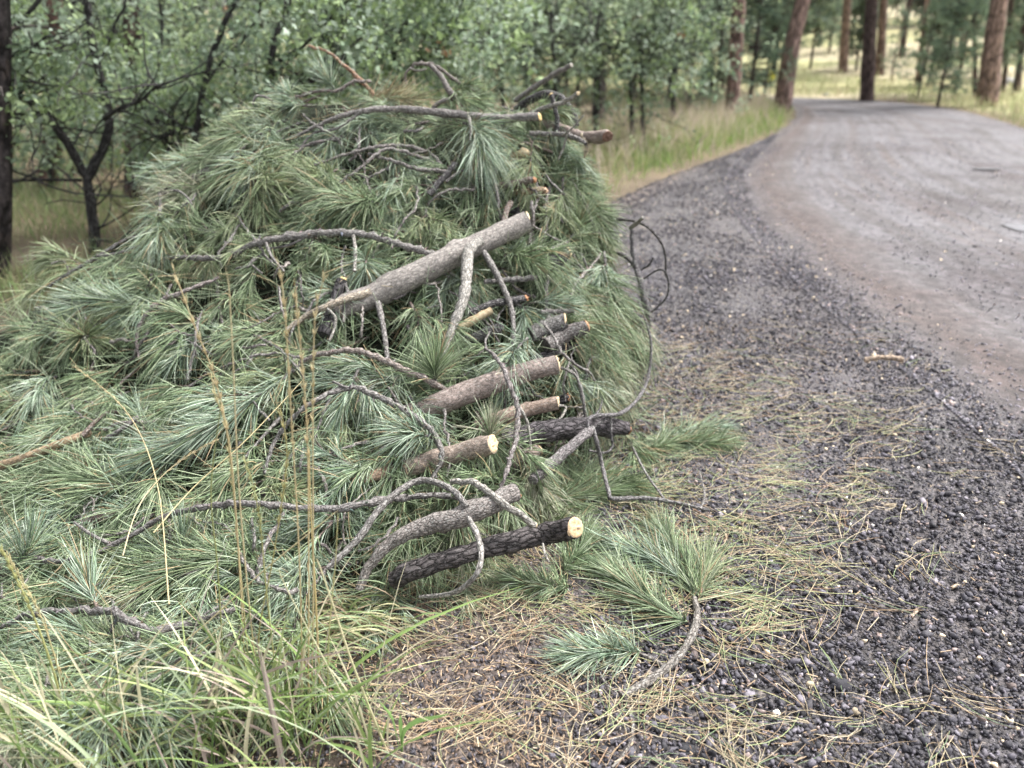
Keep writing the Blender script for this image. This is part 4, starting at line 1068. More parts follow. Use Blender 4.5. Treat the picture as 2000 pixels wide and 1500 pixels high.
limb("long limb peaked in the middle, both ends drooping", [(515, 925, .05), (545, 850, .10), (600, 792, .16), (680, 757, .20), (740, 775, .20), (800, 808, .18), (850, 850, .16), (862, 900, .13), (842, 940, .08)], [7, 9, 10, 11, 12, 12, 11, 9], GREY, lm="the peaked limb", sub=[([(680, 758, .2), (665, 752, .21), (650, 745, .2)], [7, 6, 4], GREY)], **TW)
limb("longest low limb running left from the arch to the edge", [(45, 1080, .05), (100, 1096, .08), (170, 1086, .10), (250, 1050, .12), (320, 1010, .14), (400, 990, .15), (500, 984, .15), (640, 995, .13), (700, 985, .12), (800, 970, .1), (880, 968, .08)], [7, 9, 11, 12, 13, 14, 14, 14, 13], (0.17, 0.155, 0.15), lm="the longest low limb", sub=[([(215, 1062, .12), (180, 1045, .14), (145, 1020, .13)], [8, 7, 5], GREY), ([(360, 1050, .08), (365, 1030, .1), (352, 1075, .07), (330, 1100, .05)], [5, 5, 4], GREY)], **TW)
limb("kinked limb at the bottom left above the grass", [(-10, 1230, .08), (60, 1200, .12), (150, 1192, .14), (210, 1194, .15), (250, 1212, .14), (300, 1232, .12), (372, 1216, .08)], [9, 12, 13, 14, 15, 16, 17], (0.17, 0.155, 0.15), lm="the kinked bottom limb", sub=[([(232, 1200, .12), (215, 1235, .1), (200, 1262, .07), (140, 1360, .03)], [8, 7, 7, 4], DARK)], **TW)
limb("tan-barked pole end poking out at the left border", [(-15, 914, .10), (60, 890, .10), (130, 862, .09), (178, 845, .06)], [17, 18, 18, 14], TAN, M_barksm, straight=True, lm="the tan left pole", sub=[([(160, 852, .1), (185, 825, .1), (210, 806, .08), (245, 806, .04)], [9, 8, 7, 6], BROWN)])
limb("brown limb partly buried, above the longest low limb", [(150, 1032, .0), (190, 1015, .03), (262, 995, .0)], [20, 22, 18], BROWN, lm="the buried brown limb")
limb("short curled knobbly twig on the left slope", [(272, 700, .05), (268, 660, .08), (285, 618, .11), (320, 585, .12), (360, 570, .10), (425, 543, .05)], [6, 8, 10, 10, 9, 6], (0.25, 0.21, 0.20), lm="the curled left twig", **TW)
limb("long grey limb across the top with a yellow cut end", [(560, 275, .05), (620, 246, .08), (690, 220, .10), (780, 213, .12), (880, 222, .13), (980, 231, .14), (1052, 227, .15)], [5, 8, 11, 14, 15, 16, 16], (0.22, 0.20, 0.19), M_bark, end=CUTY, rag=.2, lm="the top grey limb", sub=[([(915, 228, .14), (920, 250, .16), (918, 275, .15)], [7, 6, 5], PALE), ([(700, 222, .1), (660, 250, .08), (610, 262, .06), (580, 300, .05)], [6, 6, 5, 3], GREY)], name="limb", cat="limb", group="bare twigs and limbs arching out of the brush pile")
limb("brown-tipped log sticking out farthest at the upper right", [(1040, 232, -.1), (1100, 253, -.06), (1140, 268, -.02), (1187, 265, .02)], [18, 20, 22, 22], (0.24, 0.19, 0.165), M_barksm, end=(0.2, .12, .09), lm="the upper right log", sub=[([(1136, 262, .0), (1146, 285, .03), (1141, 308, .02)], [8, 8, 5], (0.5, .42, .3))], rag=.2)
limb("bare grey stick raised highest at the right of the top", [(1005, 196, -.15), (1045, 170, -.15), (1080, 146, -.15), (1117, 127, -.15)], [9, 10, 10, 9], (0.20, 0.18, 0.17), M_bark, end=PALE, name="stick", cat="stick", lm="the raised grey stick", group="loose sticks on the brush pile")
limb("pale stick pointing right just under the raised grey one", [(1035, 222, -.02), (1070, 208, -.02), (1100, 200, -.02), (1130, 182, -.02)], [8, 9, 9, 8], PALE, M_bark, end=CUTC, name="stick", cat="stick", lm="the pale top stick", group="loose sticks on the brush pile")
limb("dark upright stub with a yellow top at the upper right", [(1090, 262, -.03), (1086, 225, -.03), (1077, 184, -.03)], [10, 9, 10], DARK, M_bark, end=CUTY, name="stub", lm="the yellow-topped stub", group="short stubs in the brush pile")
limb("dark arched limb behind the yellow-topped stub", [(1005, 215, -.2), (1050, 188, -.2), (1090, 190, -.2), (1115, 215, -.2), (1125, 245, -.2)], [14, 16, 17, 15, 12], DARK, M_bark, lm="the dark top arch")
limb("grey stick with a dark forked tip at the upper right", [(1035, 261, .02), (1070, 262, .03), (1105, 263, .04), (1130, 272, .05), (1144, 281, .05)], [10, 10, 10, 9, 7], GREY, M_bark, end=DARK, name="stick", cat="stick", lm="the fork-tipped stick", group="loose sticks on the brush pile", sub=[([(1100, 264, .05), (1118, 250, .07), (1140, 225, .06)], [4, 4, 3], PALE), ([(1108, 263, .05), (1100, 290, .06), (1090, 312, .05)], [5, 4, 3], PALE)])
limb("looping twig that crowns the top of the pile", [(793, 165, -.1), (794, 142, -.1), (812, 126, -.1), (840, 126, -.1), (868, 140, -.1), (900, 165, -.1), (925, 178, -.1)], [5, 6, 7, 7, 7, 6], (0.20, .17, .155), lm="the crowning loop", sub=[([(840, 127, -.08), (862, 150, -.06), (875, 175, -.03), (888, 190, 0), (860, 200, 0), (845, 212, 0)], [8, 10, 11, 10, 8], (0.17, .15, .14)), ([(800, 133, -.1), (815, 138, -.09), (832, 135, -.08)], [4, 4, 4], PALE)], **TW)
limb("orange-brown bare twig standing at the top left", [(604, 90, -.05), (640, 101, -.05), (668, 125, -.05), (700, 152, -.05), (733, 188, -.02)], [5, 6, 7, 8, 8], (0.34, 0.20, 0.13), lm="the orange twig", **TW)
limb("thin twig hooked at its end along the upper left crest", [(480, 240, .0), (520, 215, .0), (560, 198, .0), (620, 178, .0), (658, 178, .0), (690, 160, .0), (726, 160, .0)], [4, 6, 6, 7, 7, 6], (0.24, .2, .185), lm="the hooked crest twig", sub=[([(540, 206, 0), (520, 190, 0.02), (500, 188, .03), (494, 205, .03)], [5, 5, 5, 4], GREY)], **TW)
limb("drooping limb along the left crest with hanging needles", [(305, 402, .06), (312, 378, .09), (350, 355, .07), (420, 328, .04), (482, 300, .02)], [6, 9, 10, 9, 7], GREY, lm="the left crest limb", sub=[([(312, 380, .1), (313, 405, .12), (312, 425, .12)], [8, 7, 6], GREY), ([(318, 378, .09), (345, 372, .12), (365, 385, .12), (375, 400, .1)], [5, 5, 4, 4], GREY), ([(350, 350, .05), (360, 320, .03), (400, 290, .0), (440, 285, 0)], [5, 6, 5, 4], (0.3, .26, .23))], **TW)
limb("thin limb following the far left slope down", [(95, 560, .03), (140, 530, .04), (195, 500, .05), (240, 470, .04), (275, 460, .02)], [4, 7, 8, 7, 5], GREY, lm="the far left limb", sub=[([(135, 535, .03), (125, 510, .02), (100, 515, .02)], [4, 4, 3], GREY), ([(190, 500, .06), (230, 495, .07), (270, 480, .06)], [5, 6, 4], GREY)], **TW)
limb("small upright stub with a pale round cut near the top", [(838, 380, .05), (862, 352, .07), (890, 320, .09)], [12, 12, 12], DARK, M_bark, end=CUTC, name="stub", lm="the pale round stub", sub=[([(872, 355, .07), (890, 340, .08), (910, 330, .06)], [6, 5, 4], GREY)], group="short stubs in the brush pile")
limb("black trunk section seen in the gap at the upper right", [(880, 318, -.14), (920, 325, -.1), (962, 358, -.06), (1000, 400, -.04), (1030, 455, -.06)], [28, 30, 30, 30, 26], DARK, M_barkdk, sides=18, lm="the black gap trunk")
limb("broken brown stub with splinters right of the black trunk", [(970, 365, .02), (1005, 358, .05), (1040, 351, .08)], [15, 15, 13], BROWN, M_bark, end=CUTR, rag=.7, name="stub", lm="the splintered stub", group="short stubs in the brush pile")
limb("shattered pale stub below the splintered brown one", [(1000, 376, .0), (1035, 373, .03), (1062, 371, .05)], [14, 15, 14], TAN, M_bark, end=(0.6, .42, .3), rag=.8, name="stub", lm="the shattered stub", group="short stubs in the brush pile")
limb("thick stub with a ragged pale end right of the pole's cut", [(1035, 540, .02), (1065, 520, .06), (1104, 494, .10)], [28, 29, 28], DARK, M_bark, end=CUTC, rag=.3, name="stub", lm="the thick ragged stub", group="short stubs in the brush pile")
limb("level grey stick right of the pole's long side branch", [(945, 551, .07), (1000, 546, .09), (1047, 543, .11)], [9, 11, 11], GREY, M_bark, end=GREY, name="stick", cat="stick", lm="the level grey stick", group="loose sticks on the brush pile")
limb("dark stick with an orange torn tip below the level one", [(915, 612, .05), (970, 592, .08), (1026, 583, .11)], [13, 14, 13], DARK, M_bark, end=CUTR, rag=.5, name="stick", cat="stick", lm="the orange-tipped stick", group="loose sticks on the brush pile")
limb("thin level stick above the two paired log stubs", [(1056, 609, .08), (1090, 608, .10), (1121, 607, .12)], [8, 9, 8], GREY, M_bark, end=PALE, name="stick", cat="stick", lm="the thin level stick", group="loose sticks on the brush pile")
limb("left of two paired log stubs, speckled with lichen", [(1035, 655, .03), (1065, 640, .06), (1103, 627, .12)], [32, 32, 30], (0.15, .14, .135), M_bark, end=CUTC, sides=20, name="stub", lm="the left paired stub", group="short stubs in the brush pile")
limb("right of two paired log stubs, with an orange-rimmed cut", [(1065, 675, .05), (1100, 656, .08), (1144, 636, .16)], [30, 30, 28], (0.13, .115, .11), M_bark, end=(0.5, .28, .16), sides=20, name="stub", lm="the right paired stub", group="short stubs in the brush pile")
limb("dark stub behind and below the two paired stubs", [(1040, 705, .0), (1080, 690, .02), (1125, 668, .04)], [18, 20, 20], DARK, M_barkdk, end=CUTR, rag=.3, name="stub", lm="the dark lower stub", group="short stubs in the brush pile")
limb("grey weathered stub deep in the gap under the side branch", [(915, 668, -.02), (945, 652, .0), (978, 637, .02)], [22, 24, 16], (0.13, .125, .125), M_bark, rag=.3, end=GREY, name="stub", lm="the deep weathered stub", group="short stubs in the brush pile")
limb("black stub with a yellow cut top left of the thick pole", [(632, 655, .02), (650, 605, .04), (667, 548, .07)], [26, 24, 22], DARK, M_barkdk, end=CUTY, rag=.1, name="stub", lm="the black yellow-cut stub", group="short stubs in the brush pile")
limb("slim vertical twig hanging below the thick ragged stub", [(1070, 530, .08), (1068, 580, .08), (1071, 640, .06)], [8, 8, 6], GREY, lm="the slim hanging twig", **TW)
limb("bent thin twig crossing the split-barked log and below", [(950, 682, .12), (980, 712, .20), (997, 755, .24), (1012, 800, .22), (1006, 860, .18), (990, 920, .15), (972, 970, .10)], [6, 9, 10, 10, 10, 9, 7], (0.2, .175, .17), lm="the crossing twig", sub=[([(1010, 788, .22), (1028, 820, .2), (1034, 850, .17), (1036, 878, .14)], [7, 6, 6, 5], PALE), ([(950, 682, .12), (948, 665, .12), (957, 648, .11)], [5, 5, 4], GREY)], **TW)
limb("thin wavy twig running right-down from the paired stubs", [(1062, 632, .15), (1080, 655, .16), (1098, 690, .16), (1130, 715, .14), (1152, 728, .12), (1162, 745, .10)], [5, 6, 6, 5, 4], (0.22, .2, .19), lm="the wavy twig", **TW)
limb("crooked twig hooking from the split-barked log's end", [(1092, 720, .1), (1115, 725, .13), (1134, 752, .14), (1140, 790, .12), (1143, 815, .1)], [5, 6, 7, 6, 5], GREY, lm="the crooked hook twig", sub=[([(1114, 712, .12), (1126, 728, .13), (1130, 745, .13)], [5, 5, 4], GREY)], **TW)
limb("forked grey branch leaning on the black log, one tip looping up right", [(1040, 938, .1), (1088, 895, .18), (1128, 862, .24), (1152, 838, .26)], [20, 22, 20, 19], (0.2, .18, .18), M_bark, name="forked_branch", cat="branch", lm="the forked grey branch", group="bare twigs and limbs arching out of the brush pile",
     sub=[([(1150, 842, .26), (1148, 822, .27), (1165, 812, .27), (1210, 808, .24), (1243, 782, .2), (1264, 742, .16), (1272, 680, .1), (1264, 635, .05), (1247, 590, .0)], [9, 9, 9, 8, 8, 7, 6, 4], (0.12, .11, .115)),
          ([(1156, 832, .26), (1165, 862, .26), (1175, 905, .22), (1190, 965, .16), (1198, 974, .15), (1262, 973, .1), (1330, 984, .07), (1382, 996, .04)], [10, 9, 8, 9, 9, 8, 6], (0.14, .13, .13)),
          ([(1155, 838, .25), (1190, 816, .24), (1194, 850, .24), (1196, 872, .23), (1182, 884, .22), (1150, 880, .2)], [4, 5, 5, 5, 4], DARK),
          ([(1300, 978, .08), (1262, 925, .12), (1236, 874, .14)], [5, 5, 4], GREY), ([(1368, 994, .05), (1376, 965, .08), (1366, 922, .1)], [5, 4, 3], GREY), ([(1158, 816, .26), (1172, 798, .25), (1176, 782, .24)], [5, 4, 3], DARK)])
limb("dead curling branch beyond the pile's right flank over the gravel", [(1266, 640, -.1), (1262, 600, -.1), (1252, 555, -.1), (1238, 500, -.1), (1233, 440, -.1)], [12, 13, 12, 10, 6], (0.13, .12, .125), M_bark, name="dead_branch", cat="branch", lm="the dead curling branch", group="bare twigs and limbs arching out of the brush pile",
     sub=[([(1244, 525, -.1), (1225, 503, -.1), (1200, 492, -.1), (1172, 487, -.1)], [11, 10, 8, 5], (0.11, .10, .10)), ([(1130, 400, -.2), (1165, 418, -.18), (1185, 427, -.15), (1240, 432, -.12), (1275, 452, -.1), (1298, 490, -.1), (1300, 540, -.1)], [4, 5, 5, 6, 6, 5, 4], (0.09, .08, .08)),
          ([(1232, 445, -.1), (1248, 432, -.1), (1256, 424, -.1)], [9, 9, 6], PALE), ([(1256, 545, -.1), (1290, 526, -.1), (1305, 545, -.1), (1302, 580, -.1), (1272, 610, -.1)], [3, 4, 4, 4, 3], DARK), ([(1252, 527, -.1), (1268, 518, -.1), (1276, 503, -.1)], [3, 4, 4], DARK)])
limb("split plank of bare yellow wood in the gap below the side branch", [(820, 672, .03), (880, 648, .06), (960, 606, .09)], [8, 17, 15], (0.40, .33, .22), M_cut, straight=True, rough=.1, sides=6, name="split_wood", cat="split wood", lm="the split yellow wood", group="split pieces of wood")
limb("shattered yellow wood chip below the top right needle fan", [(996, 308, .05), (1012, 300, .07), (1032, 298, .07)], [8, 20, 12], (0.42, .34, .22), M_cut, rough=.35, sides=6, name="split_wood", cat="split wood", lm="the yellow chip", group="split pieces of wood")
for lab, pts, wd in [("pair of arching twigs under the top grey limb, upper one", [(560, 345), (650, 310), (730, 288), (790, 285), (840, 300), (862, 322)], [4, 8]),
                     ("lower arching twig bending round to the gap's left side", [(650, 368), (700, 330), (750, 292), (800, 300), (845, 318), (838, 345), (790, 350)], [5, 8]),
                     ("dark twig end lying left of the black trunk", [(720, 300), (770, 315), (820, 330), (880, 335)], [6, 9]),
                     ("slanting thin twig above the long upper limb", [(768, 465), (790, 430), (812, 405), (815, 375), (805, 350)], [4, 6]),
                     ("crooked twig left of the pale round stub's foot", [(835, 400), (855, 382), (885, 370), (925, 372)], [4, 6]),
                     ("thin upright twig rising above the pole's cut end", [(1043, 440), (1042, 415), (1038, 392)], [6, 6]),
                     ("short twig bent down at the right of the pole's cut", [(1040, 440), (1075, 462), (1110, 480), (1125, 510), (1150, 540)], [4, 5]),
                     ("half-buried twig left of the knobbly central arch", [(430, 720), (480, 700), (540, 690), (590, 700)], [4, 6]),
                     ("thin twig hanging below the peaked limb's right leg", [(870, 790), (868, 830), (880, 880), (872, 930)], [7, 5]),
                     ("twig drooping in the dark hollow under the mottled limb", [(780, 1010), (760, 1040), (735, 1060), (700, 1075)], [7, 5]),
                     ("grey twig rising from the longest low limb's middle", [(500, 1120), (520, 1060), (545, 1020), (570, 985)], [9, 6]),
                     ("short dark twig below the kinked bottom limb's right end", [(380, 1222), (420, 1200), (460, 1190)], [10, 12]),
                     ("twig leaning at the foot of the peaked limb", [(470, 1080), (500, 1130), (560, 1155), (580, 1150)], [8, 10]),
                     ("dark twig by the tan left pole's right end", [(205, 860), (235, 840), (270, 815)], [10, 8]),
                     ("knobbed twig standing right of the curled left twig", [(545, 560), (548, 590), (556, 620)], [4, 5])]:
    lm_ = "the " + " ".join(lab.split()[:4])
    limb(lab, [(a, c, .06 + .04 * math.sin(i)) for i, (a, c) in enumerate(pts)], wd, (0.2, .18, .17), lm=None, **TW)
LIFT[0] = 0.0
# sticks lying on the road and shoulder
TWG = dict(TW); TWG['group'] = "small sticks lying on the gravel"; TWG['name'] = "stick"; TWG['cat'] = "stick"
limb("thick pale stick lying on the shoulder near the road's rut", [(1688, 703, .01), (1725, 698, .015), (1762, 702, .01)], [9, 10, 9], (0.40, .30, .22), end=CUTC, **TWG)
limb("small tan stick in the gravel below the thick pale stick", [(1724, 985, .01), (1745, 988, .01), (1770, 991, .01)], [8, 8, 7], (0.5, .40, .28), end=CUTC, **TWG)
limb("stubby brown stick in the gravel at the right", [(1858, 1150, .01), (1872, 1142, .01), (1884, 1138, .01)], [8, 9, 7], (0.45, .34, .24), end=CUTC, **TWG)
limb("little pale chip-like stick among the right-hand stones", [(1780, 1204, .01), (1796, 1192, .01), (1802, 1188, .01)], [7, 8, 6], (0.45, .33, .25), end=CUTC, **TWG)
limb("faint grey twig lying in the litter at the bottom middle", [(1500, 1475, .01), (1535, 1490, .012), (1570, 1505, .01)], [6, 7, 6], (0.16, .13, .11), **TWG)
limb("dark thin twig among needles right of the fanned spray", [(1385, 1035, .015), (1420, 1040, .02), (1450, 1040, .012)], [4, 5, 4], (0.13, .11, .10), **TWG)

# ---------------- the fallen branch and sprays on the ground
def spray(name_label, stem, wpx, fans, extra=(), cat="pine spray", name="pine_spray", grp="pine sprays fallen on the gravel", colr=(0.2, .18, .16)):
    wp = smooth_path(wpath(stem), .012); s = 1 / pxm(wp[len(wp) // 2])
    root = thing(name, name_label, cat, wp[0], grp)
    b = Buf(); tube(b, wp, [q * s / 2 for q in wpx], colr, 9, .12, False, len(name_label)); part("stem", b, M_bark, root, bk=True)
    for pts, w_ in extra:
        q = smooth_path(wpath(pts), .012); b = Buf(); tube(b, q, [w_ * s / 2, w_ * s / 3], colr, 6, .12, False, 3); part("twig", b, M_bark, root, bk=True)
    for pts, nf, L, tint, kw in fans:
        q = smooth_path(wpath(pts), .01); b = Buf(); tube(b, q, [.003, .002], (0.2, .12, .08), 5, .1, True, 1, cap=False); part("twig", b, M_bark, root, bk=True)
        b = Buf(); kw = dict(kw); kw.setdefault('droop', .12); needle_fan(b, q, nf, L, tint=tint, normal_=(0, -.25, 1), **kw); part("needles", b, M_needle, root)
    return root
spray("crooked fallen branch with two big green needle fans on the gravel", [(1215, 1362, .012), (1265, 1332, .02), (1320, 1288, .025), (1352, 1240, .03), (1362, 1200, .03), (1356, 1168, .03)], [18, 18, 17, 16, 13],
      [([(1356, 1168, .03), (1345, 1120, .04), (1320, 1080, .04), (1295, 1045, .045)], 170, .17, 'g', dict(phi0=.25, phi1=.6, nout=.0, rad=.0012)),
       ([(1345, 1215, .03), (1290, 1192, .04), (1235, 1150, .05), (1190, 1120, .045)], 190, .165, 'g', dict(phi0=.3, phi1=.75, nout=.0)),
       ([(1330, 1130, .03), (1280, 1095, .05), (1225, 1075, .05)], 110, .165, 'b', dict(phi0=.3, phi1=.7, nout=.0)),
       ([(1362, 1175, .03), (1375, 1140, .04), (1378, 1110, .04)], 60, .18, 'y', dict(phi0=.4, phi1=.8, nout=.1))],
      extra=[([(1222, 1365, .012), (1236, 1420, .01), (1225, 1465, .01), (1195, 1500, .01)], 9), ([(1215, 1362, .01), (1180, 1330, .02), (1165, 1290, .03), (1180, 1255, .04)], 5), ([(1165, 1130, .03), (1180, 1160, .03), (1200, 1190, .02)], 8)], cat="fallen branch", name="fallen_branch")
spray("low blue-green needle brush pointing left off the crooked branch", [(1305, 1312, .01), (1280, 1290, .015), (1245, 1274, .02)], [9, 8, 6], [([(1250, 1277, .02), (1210, 1274, .02), (1165, 1276, .03), (1140, 1278, .03)], 170, .125, 'b', dict(phi0=.35, phi1=.8, nout=.05))])
spray("green sprig with a red-brown stem beside the lowest log's cut end", [(1110, 1150, .02), (1070, 1146, .02), (1030, 1140, .025), (1005, 1136, .03)], [7, 7, 6], [([(1110, 1150, .02), (1060, 1146, .025), (1015, 1138, .03)], 150, .10, 'g', dict(phi0=.5, phi1=1.2, nout=.2)), ([(1100, 1120, .03), (1120, 1090, .05), (1140, 1060, .06)], 90, .12, 'g', dict(phi0=.4, phi1=1.0))], colr=(0.3, .13, .09))
spray("blurred flat spray on the litter at the end of the black log", [(1250, 880, .02), (1300, 868, .03), (1350, 860, .03)], [7, 6, 5], [([(1260, 880, .02), (1330, 866, .03), (1400, 868, .03)], 200, .15, 'g', dict(phi0=.3, phi1=.9, nout=.1)), ([(1290, 860, .02), (1350, 840, .03), (1390, 838, .03)], 90, .14, 'b', dict(phi0=.3, phi1=.9, nout=.1))])
spray("spray half under the forked grey branch, right of the mottled limb", [(1050, 985, .05), (1100, 975, .05), (1150, 972, .04)], [7, 6, 5], [([(1060, 985, .05), (1120, 972, .05), (1180, 960, .05)], 200, .15, 'g', dict(phi0=.4, phi1=1.1, nout=.2)), ([(1050, 1000, .05), (1080, 1030, .05), (1120, 1040, .04)], 110, .13, 'y', dict(phi0=.4, phi1=1.1))])
spray("green spray spilling out under the crossing sticks at lower right", [(1100, 930, .06), (1160, 925, .05), (1210, 935, .03)], [7, 6, 5], [([(1110, 925, .06), (1170, 930, .05), (1230, 950, .04)], 200, .14, 'g', dict(phi0=.4, phi1=1.1, nout=.2))])

# ---------------- pine boughs that make up the pile
def dir2(px, py):
    """usual pointing direction (image angle, degrees, 0=right, 90=up) of the tips by place in the heap"""
    if px > 1080: return 290 + R.uniform(-35, 35) - (py > 700) * 10
    if py < 300: return R.choice([180, 200, 250, 160, 300]) + R.uniform(-25, 25)
    if px < 350: return 215 + R.uniform(-40, 40)
    return R.choice([200, 215, 230, 250, 180, 300]) + R.uniform(-25, 25)
def bough(px, py, ang=None, Lm=None, tint=None, nf=None, needle=None, label=None, twigs=None, lift=0.03, dens=1.0, hero=False, stem_px=None, droop=None, phi=None):
    ang = dir2(px, py) if ang is None else ang
    Lm = Lm or R.uniform(.26, .5); tint = tint or R.choice('bbggggyyp' if R.random() < .8 else 'bgy')
    s = pxm(W(px, py)); a = math.radians(ang); curve = R.uniform(-.5, .5)
    pts = []; x, y = px, py; n_ = 5
    stepx = Lm * s / (n_ - 1)
    for i in range(n_):
        lf = lift + (0.065 if Lm > .3 else .05) * math.sin(math.pi * i / (n_ - 1)) + (0.02 if i == n_ - 1 else 0)
        pts.append((x, y, lf)); x += math.cos(a) * stepx; y -= math.sin(a) * stepx * .9; a += curve / (n_ - 1)
    if stem_px: pts = stem_px
    pts = [(q[0], max(q[1], tab(CR, min(q[0], 1262)) - 15) if not hero else q[1], q[2]) for q in pts]
    wp = smooth_path(wpath(pts), .012)
    root = thing("pine_bough", label or "pine bough", "pine bough", wp[0], "green pine boughs heaped in the brush pile")
    b = Buf(); tube(b, wp, [.0065, .005, .003], R.choice([GREY, BROWN, (0.11, .09, .085)]), 8, .2, False, R.randrange(999), cap=False)
    part("stem", b, M_bark, root, bk=True)
    nn = normal(px, py); L = needle or R.uniform(.14, .19)
    nb = Buf(); nf = nf or int(R.uniform(52, 78) * dens)
    p0, p1 = phi or (R.uniform(.2, .5), R.uniform(.65, 1.25))
    dr = droop if droop is not None else R.uniform(.15, .4)
    needle_fan(nb, wp, nf if not hero else int(nf * .72), L, p0, p1, tint, nout=.3, droop=dr, start=R.uniform(.05, .3) if not hero else .1, normal_=nn)
    tb = Buf(); ntw = twigs if twigs is not None else R.choice([1, 2, 2, 3])
    for k in range(ntw):
        i = int(len(wp) * R.uniform(.2, .75)); T = unit(wp[min(i + 1, len(wp) - 1)] - wp[i - 1]); sd_ = unit(np.cross(T, nn)) * R.choice([-1, 1])
        d = unit(T + sd_ * R.uniform(.5, 1.2) + nn * R.uniform(0, .25)); ln = R.uniform(.08, .2)
        q = resample([wp[i], wp[i] + d * ln * .5 + nn * .01, wp[i] + d * ln + np.array([0, 0, -.02])], 8)
        tb2 = Buf(); tube(tb2, q, [.0035, .002], BROWN, 5, .12, True, k, cap=False); part("twig", tb2, M_bark, root, bk=True)
        needle_fan(nb, q, int(R.uniform(28, 48) * dens), L * R.uniform(.85, 1.05), p0, p1, tint, nout=.3, droop=dr, start=.3, normal_=nn)
    part("needles", nb, M_needle, root)
    return root
